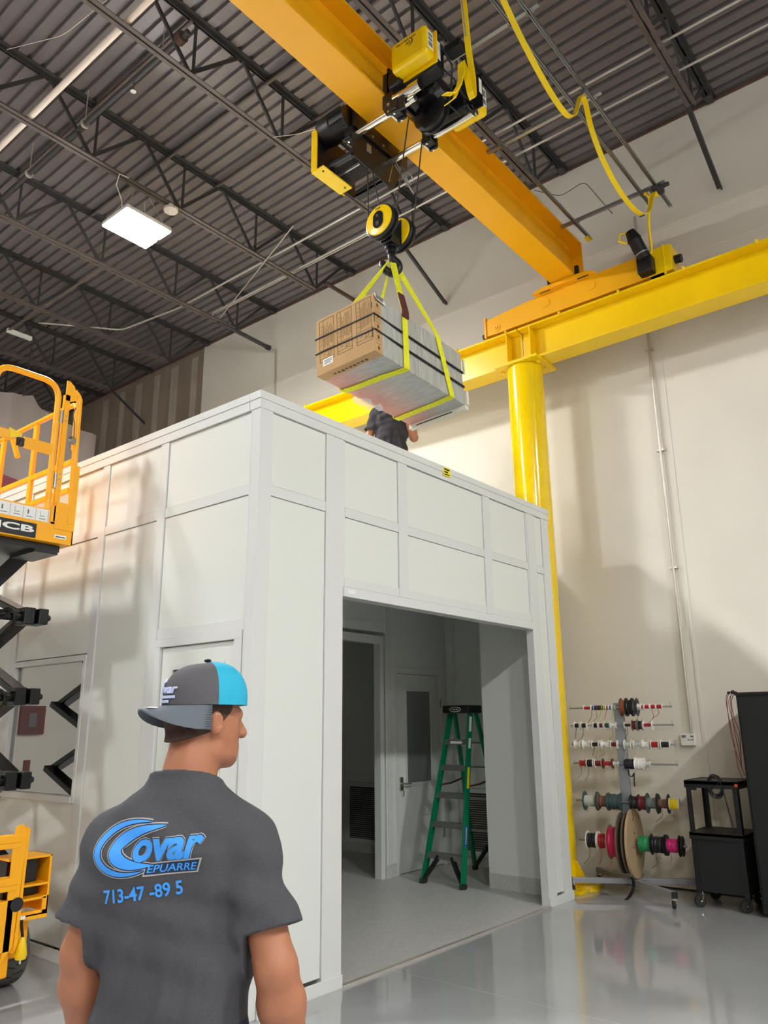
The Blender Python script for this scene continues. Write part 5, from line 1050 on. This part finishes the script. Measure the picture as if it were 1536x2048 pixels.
# ================================================================== PEOPLE (bodies grown as one continuous surface from a distance field)
class Field:
    def __init__(s, lo, hi, h):
        s.lo = np.array(lo, float); s.h = h; s.n = np.ceil((np.array(hi)-s.lo)/h).astype(int)+1
        s.d = np.full(s.n, 1.0, np.float32)
    def win(s, lo, hi, pad):
        a = np.clip(np.floor((np.array(lo)-pad-s.lo)/s.h).astype(int), 0, s.n-1); b = np.clip(np.ceil((np.array(hi)+pad-s.lo)/s.h).astype(int)+1, 1, s.n)
        sl = tuple(slice(i, j) for i, j in zip(a, b))
        g = np.meshgrid(*[s.lo[k]+s.h*np.arange(a[k], b[k]) for k in range(3)], indexing='ij')
        return sl, g
    def put(s, sl, d, k):
        o = s.d[sl]
        if k > 0:
            hh = np.clip(.5+.5*(o-d)/k, 0, 1); s.d[sl] = (o*(1-hh)+d*hh-k*hh*(1-hh)).astype(np.float32)
        else: s.d[sl] = np.minimum(o, d)
    def cap(s, a, b, r1, r2, k=.015):
        a, b = np.array(a, float), np.array(b, float); R = max(r1, r2)
        sl, (X, Y, Z) = s.win(np.minimum(a, b)-R, np.maximum(a, b)+R, k+.03)
        ab = b-a; L2 = max(ab@ab, 1e-9)
        t = np.clip(((X-a[0])*ab[0]+(Y-a[1])*ab[1]+(Z-a[2])*ab[2])/L2, 0, 1)
        d = np.sqrt((X-a[0]-t*ab[0])**2+(Y-a[1]-t*ab[1])**2+(Z-a[2]-t*ab[2])**2)-(r1+(r2-r1)*t)
        s.put(sl, d, k)
    def ell(s, c, r, k=.015, rz=0, sub=False):
        c = np.array(c, float); r = np.array(r, float); R = r.max()
        sl, (X, Y, Z) = s.win(c-R, c+R, k+.03)
        X, Y, Z = X-c[0], Y-c[1], Z-c[2]
        if rz: cr, sr = math.cos(rz), math.sin(rz); X, Y = cr*X+sr*Y, -sr*X+cr*Y
        q = np.sqrt((X/r[0])**2+(Y/r[1])**2+(Z/r[2])**2); q2 = np.sqrt((X/r[0]**2)**2+(Y/r[1]**2)**2+(Z/r[2]**2)**2)+1e-6
        d = q*(q-1)/q2
        if sub: s.d[sl] = np.maximum(s.d[sl], -d)
        else: s.put(sl, d, k)
    def loft(s, prof, k=.02):
        """prof rows: z, half width, half depth, yc"""
        pr = np.array(prof); z0, z1 = pr[0, 0], pr[-1, 0]
        sl, (X, Y, Z) = s.win((-pr[:, 1].max(), -pr[:, 2].max()-.05, z0), (pr[:, 1].max(), pr[:, 2].max()+.05, z1), k+.03)
        a = np.interp(Z, pr[:, 0], pr[:, 1]); b = np.interp(Z, pr[:, 0], pr[:, 2]); yc = np.interp(Z, pr[:, 0], pr[:, 3])
        q = ((np.abs(X)/a)**2.4+(np.abs(Y-yc)/b)**2.4)**(1/2.4)
        d = np.maximum((q-1)*np.minimum(a, b), np.maximum(z0-Z, Z-z1)); s.put(sl, d, k)
    def cut(s, p, n):
        """keep the side the normal points away from"""
        g = [s.lo[k]+s.h*np.arange(s.n[k]) for k in range(3)]; p = np.array(p); n = np.array(n, float); n /= np.linalg.norm(n)
        d = (g[0][:, None, None]-p[0])*n[0]+(g[1][None, :, None]-p[1])*n[1]+(g[2][None, None, :]-p[2])*n[2]
        s.d = np.maximum(s.d, d.astype(np.float32))
    def mesh(s):
        d = s.d.copy(); d[0], d[-1] = 1, 1; d[:, 0], d[:, -1] = 1, 1; d[:, :, 0], d[:, :, -1] = 1, 1
        ins = d < 0; c = np.zeros(np.array(d.shape)-1, int)
        for i in (0, 1):
            for j in (0, 1):
                for k in (0, 1): c += ins[i:d.shape[0]-1+i, j:d.shape[1]-1+j, k:d.shape[2]-1+k]
        act = (c > 0) & (c < 8); idx = -np.ones(act.shape, int); ijk = np.argwhere(act); idx[act] = np.arange(len(ijk))
        acc = np.zeros((len(ijk), 3)); cnt = np.zeros(len(ijk))
        cs = [(i, j, k) for i in (0, 1) for j in (0, 1) for k in (0, 1)]
        for p in cs:
            for q in cs:
                if sum(q)-sum(p) == 1 and all(b >= a for a, b in zip(p, q)):
                    u = d[ijk[:, 0]+p[0], ijk[:, 1]+p[1], ijk[:, 2]+p[2]]; v = d[ijk[:, 0]+q[0], ijk[:, 1]+q[1], ijk[:, 2]+q[2]]
                    m = (u < 0) != (v < 0); t = np.where(m, u/np.where(m, u-v, 1), 0)
                    pos = np.array(p)[None]+(np.array(q)-np.array(p))[None]*t[:, None]; acc[m] += pos[m]; cnt[m] += 1
        V_ = s.lo+s.h*(ijk+acc/cnt[:, None]); F = []
        for ax in range(3):
            sh = [slice(0, -1) if k == ax else slice(1, -1) for k in range(3)]; sh2 = [slice(1, None) if k == ax else slice(1, -1) for k in range(3)]
            A = ins[tuple(sh)]; Bb = ins[tuple(sh2)]; e = np.argwhere(A != Bb); fl = A[A != Bb]
            e = e+np.array([0 if k == ax else 1 for k in range(3)]); o1, o2 = [k for k in range(3) if k != ax]
            def g(a, b): q = e.copy(); q[:, o1] -= a; q[:, o2] -= b; return idx[q[:, 0], q[:, 1], q[:, 2]]
            quad = np.stack([g(1, 1), g(0, 1), g(0, 0), g(1, 0)], 1); flip = fl if ax != 1 else ~fl
            quad[~flip] = quad[~flip][:, ::-1]; F.append(quad)
        F = np.concatenate(F); F = F[(F >= 0).all(1)]
        # a little relaxation
        for _ in range(2):
            S_ = np.zeros_like(V_); N = np.zeros(len(V_))
            for a in range(4):
                np.add.at(S_, F[:, a], V_[F[:, (a+1) % 4]]); np.add.at(N, F[:, a], 1)
                np.add.at(S_, F[:, (a+1) % 4], V_[F[:, a]]); np.add.at(N, F[:, (a+1) % 4], 1)
            V_ = V_*.5+.5*S_/np.maximum(N, 1)[:, None]
        return V_, F
def fobj(name, fld, m, parent):
    v, f = fld.mesh(); me = bpy.data.meshes.new(name); me.from_pydata(v.tolist(), [], f.tolist()); me.materials.append(M[m])
    bm = bmesh.new(); bm.from_mesh(me); bmesh.ops.recalc_face_normals(bm, faces=bm.faces); bm.to_mesh(me); bm.free()
    me.polygons.foreach_set('use_smooth', [True]*len(me.polygons))
    o = bpy.data.objects.new(name, me); COL.objects.link(o); o.parent = parent; return o
def hand(F, wrist, d, pn, side, curl=.5):
    """d: pointing direction, pn: palm normal (direction the palm faces), side: +1 thumb towards cross(d,pn)"""
    wv = np.array(wrist, float); d = np.array(d, float); d /= np.linalg.norm(d); pn = np.array(pn, float); pn -= d*(pn@d); pn /= np.linalg.norm(pn)
    s = np.cross(d, pn)*side
    for k, o in enumerate((-.027, -.009, .009, .027)): F.cap(wv+s*o*.6+d*.01, wv+d*.085+s*o, .016, .0125, .012)
    for k, (o, l) in enumerate(((.030, .070), (.010, .080), (-.010, .075), (-.029, .058))):
        p = wv+d*.085+s*o; a = .25*curl
        for seg in (.45, .32, .23):
            dd = d*math.cos(a)+pn*math.sin(a); q = p+dd*l*seg; F.cap(p, q, .0092, .0085, .004); p = q; a += .75*curl
    p = wv+d*.02+s*.028+pn*.008; q = p+d*.035+s*.022+pn*.012; F.cap(p, q, .015, .011, .010); r_ = q+d*.032+s*.004+pn*.012; F.cap(q, r_, .0105, .009, .005)
def headframe(c, yaw):
    c = np.array(c, float); cy_, sy_ = math.cos(yaw), math.sin(yaw)
    return lambda x, y, z: c+np.array([cy_*x-sy_*y, sy_*x+cy_*y, z])
def body(parent, hd, hyaw, arms, h=.0055, legs_in=True):
    F = Field((-.42, -.30, .02), (.42, .42, 1.80), h)
    T = headframe(hd, hyaw)
    # trunk inside the clothes
    F.loft([(.86, .14, .095, 0), (1.0, .135, .09, 0), (1.15, .15, .095, 0), (1.28, .16, .095, 0), (1.34, .12, .075, 0)], .02)
    F.cap((0, -.005, 1.36), T(0, -.018, -.05), .074, .064, .03); F.cap((-.11, 0, 1.33), (.11, 0, 1.33), .040, .040, .03)
    F.ell(T(0, -.012, .035), (.077, .098, .098), .02, hyaw); F.ell(T(0, .030, -.020), (.066, .066, .090), .02, hyaw); F.ell(T(0, .042, -.080), (.050, .050, .034), .02, hyaw)
    F.cap(T(-.045, .01, -.075), T(0, .07, -.095), .018, .016, .02); F.cap(T(.045, .01, -.075), T(0, .07, -.095), .018, .016, .02)
    F.cap(T(-.032, .082, .018), T(.032, .082, .018), .013, .013, .012); F.cap(T(0, .090, .012), T(0, .112, -.030), .009, .0125, .010)
    F.ell(T(.0, .108, -.034), (.017, .012, .010), .008, hyaw); F.ell(T(0, .088, -.062), (.024, .012, .006), .006, hyaw); F.ell(T(0, .086, -.072), (.020, .012, .006), .006, hyaw)
    for s in (-1, 1):
        F.ell(T(s*.031, .098, -.002), (.014, .012, .009), 0, hyaw, True)
        F.ell(T(s*.080, -.004, -.006), (.010, .019, .031), .006, hyaw+s*-.35); F.ell(T(s*.090, .0, -.004), (.006, .009, .018), 0, hyaw, True)
    for sh, el, wr, hd_, pn, side, curl in arms:
        sh, el, wr = [np.array(q, float) for q in (sh, el, wr)]
        F.cap(sh+(el-sh)*.08+np.array((-.02*np.sign(sh[0]), 0, 0)), el, .050, .047, .02); m_ = el+(wr-el)*.3; F.cap(el, m_, .047, .053, .02); F.cap(m_, wr, .053, .029, .02)
        F.cap(wr, wr+np.array(hd_)/np.linalg.norm(hd_)*.03, .025, .022, .02); hand(F, wr+np.array(hd_)/np.linalg.norm(hd_)*.02, hd_, pn, side, curl)
    for s in (-1, 1): F.cap((s*.09, 0, .86), (s*.11, .0, .50), .080, .055, .03); F.cap((s*.11, 0, .5), (s*.12, -.02, .10), .052, .038, .02)
    return fobj('body', F, 'skin', parent), T
def trousers(parent, m, short=False):
    F = Field((-.30, -.24, .03), (.30, .24, 1.0), .008)
    F.loft([(.80, .165, .115, 0), (.90, .172, .118, 0), (.97, .165, .112, 0)], .03)
    for s in (-1, 1): F.cap((s*.085, 0, .84), (s*.11, .0, .48), .098, .075, .03); F.cap((s*.11, 0, .48), (s*.12, -.02, .09), .075, .066, .02)
    F.cut((0, 0, .98), (0, 0, 1)); F.cut((0, 0, .06), (0, 0, -1)); return fobj('trousers', F, m, parent)
def boots(parent):
    for s in (-1, 1):
        F = Field((min(s*.05, s*.20)-.03, -.16, -.01), (max(s*.05, s*.20)+.03, .26, .18), .006)
        F.cap((s*.12, -.02, .12), (s*.12, -.03, .05), .048, .046, .02); F.cap((s*.12, -.05, .045), (s*.125, .14, .035), .044, .040, .03); F.cut((0, 0, .0), (0, 0, -1)); F.cut((0, 0, .15), (0, 0, 1))
        fobj('boot', F, 'shoe', parent)
def shirt(parent, m, arms, fold=1., h=.0055, hem=.86):
    F = Field((-.42, -.25, .78), (.42, .32, 1.52), h)
    F.loft([(hem-.02, .188, .130, .0), (.98, .186, .128, .0), (1.10, .192, .128, .0), (1.22, .208, .132, 0), (1.27, .212, .130, -.004), (1.32, .196, .118, -.006), (1.355, .165, .104, -.006), (1.385, .130, .092, -.004), (1.41, .100, .084, .002), (1.43, .088, .080, .006), (1.47, .082, .078, .008)], .03)
    F.cap((-.160, -.002, 1.268), (.160, -.002, 1.268), .058, .058, .06)
    for sh, el, wr, hd_, pn, side, curl in arms:
        sh, el = np.array(sh, float), np.array(el, float); d = el-sh; L_ = np.linalg.norm(d); d /= L_
        F.cap(sh+np.array((-.02*np.sign(sh[0]), 0, -.010)), sh+d*(L_*.80), .068, .076, .05)
    # cloth folds
    g = [F.lo[k]+F.h*np.arange(F.n[k]) for k in range(3)]
    X, Y, Z = g[0][:, None, None], g[1][None, :, None], g[2][None, None, :]
    fw_ = np.clip((1.2-Z)/.25, 0, 1); f = .0055*fw_*np.sin(30*Z-42*X+3*np.sin(7*X+9*Z))**3+.005*fw_*np.sin(22*Z+34*X+2.5*np.sin(10*Z))**3+.0035*np.sin(26*X+34*Z+3*np.sin(9*Z+4*X))+.003*np.sin(-38*X+22*Z+2.2*np.sin(14*X+6*Z)+8*Y)+.0025*np.sin(60*Z+18*X+5*Y+2*np.sin(11*Z))+.004*np.sin(11*X-17*Z+1)
    F.d = (F.d+fold*f*np.clip((1.44-Z)/.12, .15, 1)).astype(np.float32)
    for sh, el, wr, hd_, pn, side, curl in arms:
        sh, el = np.array(sh, float), np.array(el, float); d = el-sh; L_ = np.linalg.norm(d); d /= L_; c = sh+d*(L_*.72)
        sgn = 1 if sh[0] > 0 else -1
        # cuff cut plane restricted to the sleeve, then hollow the opening
        dist = (X-c[0])*d[0]+(Y-c[1])*d[1]+(Z-c[2])*d[2]; q = np.sqrt((X-c[0]-dist*d[0])**2+(Y-c[1]-dist*d[1])**2+(Z-c[2]-dist*d[2])**2)
        near = (sgn*X > .195+.0*Z) & (q < .14)
        F.d = np.where(near, np.maximum(F.d, dist), F.d).astype(np.float32)
        F.d = np.where(near, np.maximum(F.d, -np.maximum(q-.060, -(dist+.025))), F.d).astype(np.float32)
    F.cut((0, 0, hem), (0, 0, -1)); F.cut((0, .03, 1.424), (0, .28, 1))
    return fobj('t_shirt', F, m, parent)
def wrapto(mb, ob, offs=.0022, axis=V((0, 1, 0)), M4=None, cut=.012, start=.5, name='print', m='logoblue', parent=None):
    """drape lettering on a cloth surface: every vertex is dropped along axis; mesh local to the figure"""
    bm = bmesh.new(); vs = [bm.verts.new(p) for p in mb.v]
    for f in mb.f:
        try: bm.faces.new([vs[i] for i in f])
        except Exception: pass
    bmesh.ops.remove_doubles(bm, verts=bm.verts, dist=1e-6); bmesh.ops.triangulate(bm, faces=bm.faces)
    for _ in range(3):
        ee = [e for e in bm.edges if e.calc_length() > cut]
        if not ee: break
        bmesh.ops.subdivide_edges(bm, edges=ee, cuts=1); bmesh.ops.triangulate(bm, faces=bm.faces)
    tree = BVHTree.FromPolygons([v.co for v in ob.data.vertices], [tuple(p.vertices) for p in ob.data.polygons])
    for v in bm.verts:
        base = v.co-axis*start; loc, n, i, d = tree.ray_cast(base, axis)
        if loc is None: loc, n, i, d = tree.find_nearest(v.co)
        h_ = v.co.dot(axis); v.co = loc-axis*(offs-h_)
    me = bpy.data.meshes.new(name); bm.to_mesh(me); bm.free(); me.materials.append(M[m])
    o = bpy.data.objects.new(name, me); COL.objects.link(o); o.parent = parent; return o
def flat(pts, th=.0012):
    """polygon (x,z) on the back plane, thickness along y about y=0"""
    return MB().prism([(p[0], -th, p[1]) for p in pts], (0, th, 0))

# ---- the man in the foreground, seen from behind
BY_ = math.radians(33-90)
man = thing('person', 'person from behind in grey T-shirt and backwards turquoise and grey cap, looking right', 'person', (1.275, 1.70, 0), rotz=BY_)
hy = math.radians(-46)
armsM = [((.186, -.005, 1.285), (.260, -.055, 1.02), (.292, .02, .76), (.0, .12, -1), (-1, .0, 0), -1, .55),
         ((-.186, -.005, 1.285), (-.228, -.01, 1.03), (-.235, .07, .78), (.0, .15, -1), (1, 0, 0), 1, .55)]
hd0 = (.030, .040, 1.565)
bd, T = body(man, hd0, hy, armsM)
sh_ = shirt(man, 'shirt', armsM)
trousers(man, 'jeans'); boots(man)
# hair: close cropped shell on the back of the head below the cap
fdv = T(0, 1, 0)-T(0, 0, 0)
F = Field((-.16, -.14, 1.44), (.16, .22, 1.66), .005)
F.ell(T(0, -.014, .033), (.0805, .1005, .1), .01, hy); F.cap(T(0, -.022, .0), (0.008, .0, 1.49), .068, .068, .015)
F.cut(T(0, -.08, -.046), (fdv[0]*.28, fdv[1]*.28, -1)); fd = T(0, 1, 0)-T(0, 0, 0); F.cut(T(0, .052, 0), fd)
# clear the ear and the cheek
for s in (-1, 1): F.ell(T(s*.082, .02, -.05), (.03, .045, .045), 0, hy, True)
fobj('hair', F, 'hair', man)
for s in (-1, 1): obj('eye', MB().sphere(T(s*.030, .0745, -.002), .011, 14, 10), 'paper', bd, smooth=True, local=True)
# cap: gray front panels and bill point backwards, turquoise mesh towards the face
CC = np.array(T(0.010, -.004, .060)); fdir = V(fd).normalized(); rdir = V((fdir.y, -fdir.x, 0))
def dome(a0, a1, rx, ry, rz, th=.004, nu=24, nv=12):
    vs = []
    for k, e_ in enumerate((0, -th)):
        for j in range(nv+1):
            el = math.radians(-14+104*j/nv)
            for i in range(nu+1):
                a = a0+(a1-a0)*i/nu; zz = math.sin(el) if el > 0 else el*.9
                rr_ = math.cos(max(el, 0))**.72
                p = V(CC)+rdir*((rx+e_)*rr_*math.cos(a))+fdir*((ry+e_)*rr_*math.sin(a))+V((0, 0, (rz+e_)*zz*(.96+.04*math.cos(a-math.pi/2))))
                vs.append(p)
    n = (nu+1)*(nv+1); fs = []
    for k in (0, n):
        for j in range(nv):
            for i in range(nu):
                q = (k+j*(nu+1)+i, k+j*(nu+1)+i+1, k+(j+1)*(nu+1)+i+1, k+(j+1)*(nu+1)+i); fs.append(q if k == 0 else q[::-1])
    for i in range(nu): fs.append((i, n+i, n+i+1, i+1))
    for j in range(nv): a_, b_ = j*(nu+1), (j+1)*(nu+1); fs.append((a_, b_, n+b_, n+a_)); a_, b_ = a_+nu, b_+nu; fs.append((a_, n+a_, n+b_, b_))
    m = MB(); m.v = vs; m.f = fs; return m
cap_f = obj('cap_front_panels', dome(math.radians(180+4), math.radians(360-4), .094, .112, .094), 'capgrey', man, smooth=True, local=True, label='grey front panels of the cap')
obj('cap_mesh_panels', dome(math.radians(-4), math.radians(184), .0935, .1115, .0935), 'capteal', man, smooth=True, local=True, label='turquoise mesh panels of the cap')
obj('cap_band', MB().loft([[V(CC)+rdir*(.0955*math.cos(a))*s_+fdir*(.1135*math.sin(a))*s_+V((0, 0, z_)) for a in [math.radians(-4+188*i/30) for i in range(31)]+[math.radians(184-188*i/30) for i in range(31)]] for s_, z_ in ((1, -.022), (1, .004))], cap=False), 'capteal', man, local=True) if False else None
obj('cap_button', MB().sphere(V(CC)+V((0, 0, .095)), .010, 12, 8, 1, 1, .5), 'black', man, smooth=True, local=True)
# curved bill
vs = []; nu, nv = 18, 10
for e_ in (0, -.004):
    for j in range(nv+1):
        for i in range(nu+1):
            a = math.radians(180+12+156*i/nu); s_ = math.cos(math.radians(-90+180*i/nu)); ext = .066*s_**.6*(j/nv)
            x_ = .092*math.cos(a)*(1-.0*j/nv); y_ = .110*math.sin(a)-ext
            droop = -.020-1.15*max(0, abs(x_)-.012)**1.25*(j/nv)-.010*(j/nv)
            vs.append(V(CC)+rdir*x_+fdir*y_+V((0, 0, droop+e_)))
n = (nu+1)*(nv+1); fs = []
for k in (0, n):
    for j in range(nv):
        for i in range(nu):
            q = (k+j*(nu+1)+i, k+j*(nu+1)+i+1, k+(j+1)*(nu+1)+i+1, k+(j+1)*(nu+1)+i); fs.append(q if k == 0 else q[::-1])
for i in range(nu): a_ = nv*(nu+1)+i; fs += [(a_, n+a_, n+a_+1, a_+1), (i, i+1, n+i+1, n+i)]
for j in range(nv): a_, b_ = j*(nu+1), (j+1)*(nu+1); fs += [(a_, b_, n+b_, n+a_), (a_+nu, n+a_+nu, n+b_+nu, b_+nu)]
mb = MB(); mb.v = vs; mb.f = fs
bill = obj('cap_bill', mb, 'capbill', man, smooth=True, local=True, label='curved grey cap bill pointing backwards')
c_ = V(CC)-fdir*.150+rdir*.006+V((0, 0, -.0275)); obj('bill_sticker', MB().prism([c_-rdir*.016-fdir*.012, c_+rdir*.016-fdir*.012, c_+rdir*.016+fdir*.014, c_-rdir*.016+fdir*.014], (0, 0, .003)), 'paper', bill, local=True)
# cap embroidery draped on the front panels
def capdrape(mbx, name, m):
    bm = bmesh.new(); vv = [bm.verts.new(p) for p in mbx.v]
    for f in mbx.f:
        try: bm.faces.new([vv[i] for i in f])
        except Exception: pass
    bmesh.ops.remove_doubles(bm, verts=bm.verts, dist=1e-6)
    for _ in range(4):
        ee = [e for e in bm.edges if e.calc_length() > .008]
        if ee: bmesh.ops.subdivide_edges(bm, edges=ee, cuts=1); bmesh.ops.triangulate(bm, faces=bm.faces)
    tree = BVHTree.FromPolygons([v.co for v in cap_f.data.vertices], [tuple(p.vertices) for p in cap_f.data.polygons])
    for v in bm.verts:
        u_, w_, th = v.co.x, v.co.z, v.co.y     # flat logo coordinates
        a = -math.pi/2+u_/.10; dr = rdir*math.cos(a)+fdir*math.sin(a)
        o_ = V(CC)+V((0, 0, w_))+dr*.3; loc, n_, i_, d_ = tree.ray_cast(o_, -dr)
        v.co = (loc if loc else V(CC)+V((0, 0, w_))+dr*.1)+dr*(.0030-th)
    me = bpy.data.meshes.new(name); bm.to_mesh(me); bm.free(); me.materials.append(M[m]); o = bpy.data.objects.new(name, me); COL.objects.link(o); o.parent = man; return o
em = text_mesh('Covar', (-.042, 0, .008), (1, 0, 0), (0, 0, 1), width=.085, height=.024, thick=.002, shear=.25, bold=.03)
em.tube([(-.045+.03*k/8*1.0, 0, .020+.022*math.sin(math.pi*k/10)) for k in range(9)], .003, 6); em.tube([(-.045+.03*k/8*1.2, 0, .026+.018*math.sin(math.pi*k/10)) for k in range(9)], .0025, 6)
em.box(-.040, .038, -.001, .001, -.004, .003).box(-.040, .02, -.001, .001, -.015, -.008)
capdrape(em, 'cap_embroidery', 'embroidery')
# ---- back print: swoosh C, lettering, second line, telephone number; tilted a little on the moving shirt
TL = math.radians(4)
def tilt(m, cx=0., cz=1.24):
    for i, p in enumerate(m.v):
        x_, z_ = (p.x-cx)*.94, (p.z-cz)*.94; m.v[i] = V((cx+x_*math.cos(TL)-z_*math.sin(TL), p.y, cz+x_*math.sin(TL)+z_*math.cos(TL)))
    return m
def swoosh(m, cx, cz, rx, rz, tmax, a0, a1, tail, sh=0., grow=0):
    """crescent band from a0 to a1 (deg), thickest in the middle, pointed at both ends, right tail drawn out"""
    n = 34; out = []; inn = []
    for i in range(n+1):
        u_ = i/n; a = math.radians(a0+(a1-a0)*u_); th_ = tmax*math.sin(math.pi*u_)**.75+.0008+grow
        ex = tail*(max(0, u_-.0)*0) + tail*((1-u_)**3)+ (tail*.5)*u_**4
        x_ = cx+rx*math.cos(a)+ex; z_ = cz+rz*math.sin(a)+sh*x_
        nx_, nz_ = math.cos(a)/rx, math.sin(a)/rz; l_ = math.hypot(nx_, nz_); nx_, nz_ = nx_/l_, nz_/l_
        out.append((x_+nx_*grow, z_+nz_*grow)); inn.append((x_-nx_*th_, z_-nz_*th_))
    for i in range(n): m.prism([(out[i][0], -.001, out[i][1]), (out[i+1][0], -.001, out[i+1][1]), (inn[i+1][0], -.001, inn[i+1][1]), (inn[i][0], -.001, inn[i][1])], (0, .001, 0))
    return m
LX, LZ = -0.066, 1.280
def layer(grow, dz, name, m, lg):
    mb_ = MB()
    swoosh(mb_, LX-.040, LZ+.002, .080, .063, .017, 66, 302, .052, grow=grow)
    swoosh(mb_, LX-.019, LZ+.003, .060, .049, .033, 72, 300, .085, grow=grow)
    a = text_mesh('ovar', (LX-lg, 0, LZ-.031-lg), (1, 0, 0), (0, 0, 1), width=.178+2*lg, height=.052+2*lg, thick=.001, shear=.28, bold=.035+lg*2.6)
    mb_.add(a.v, a.f)
    return wrapto(tilt(mb_, LX, LZ), sh_, dz, name=name, m=m, parent=man)
layer(.005, .0010, 'logo_outline', 'logogrey', .004)
layer(.0025, .0018, 'logo_edge', 'logonavy', .0022)
layer(0, .0028, 'logo_print', 'logoblue', 0)
x0_, z0_ = LX+.033, LZ-.058
wrapto(tilt(flat([(x0_-.006, z0_-.006), (x0_+.130, z0_-.004), (x0_+.142, z0_+.028), (x0_+.004, z0_+.024)]), LX, LZ), sh_, .0012, name='subline_outline', m='logogrey', parent=man)
wrapto(tilt(flat([(x0_-.002, z0_-.002), (x0_+.127, z0_-.001), (x0_+.137, z0_+.025), (x0_+.006, z0_+.021)]), LX, LZ), sh_, .0020, name='subline_field', m='logonavy', parent=man)
wrapto(tilt(text_mesh('EPUARRE', (x0_+.005, 0, z0_+.002), (1, 0, 0), (0, 0, 1), width=.125, height=.017, thick=.001, shear=.25, bold=.01), LX, LZ), sh_, .0030, name='subline_lettering', m='logoblue', parent=man)
TL = math.radians(8)
wrapto(tilt(text_mesh('713-47 -89 5', (LX-.088, 0, LZ-.118), (1, 0, 0), (0, 0, 1), width=.205, height=.032, thick=.001, bold=.02), LX, LZ), sh_, .0026, name='phone_number', m='logoblue', parent=man)

# ---- the man on the enclosure roof, mostly hidden by the carton
m2 = thing('person', 'person in dark T-shirt standing on the enclosure roof behind the carton, arm bent', 'person', (6.47, 5.17, 3.662), rotz=math.radians(218-90))
armsR = [((-.190, 0, 1.352), (-.255, -.05, 1.05), (-.185, .18, 1.18), (.2, .6, .5), (.6, 0, -.5), -1, .8),
         ((.190, 0, 1.352), (.262, -.02, 1.04), (.285, .06, .80), (.0, .12, -1), (-1, 0, 0), -1, .5)]
armsR = [((-.190, 0, 1.352), (-.255, -.05, 1.05), (-.185, .18, 1.18), (.2, .6, .5), (.6, 0, -.5), 1, .8), armsR[1]]
b2, T2 = body(m2, (0, .03, 1.565), 0, armsR, h=.007)
s2_ = shirt(m2, 'darkshirt', armsR, fold=1.3, h=.007)
trousers(m2, 'darkshirt'); boots(m2)
F = Field((-.13, -.14, 1.50), (.13, .17, 1.70), .006); F.ell(T2(0, -.014, .036), (.082, .103, .103), .01); F.cut(T2(0, 0, -.05), (0, 0, -1)); F.cut(T2(0, .07, .0), (0, 1, -.8)); fobj('hair', F, 'hair', m2)
for s in (-1, 1): obj('eye', MB().sphere(T2(s*.031, .088, -.002), .011, 12, 8), 'paper', b2, smooth=True, local=True)
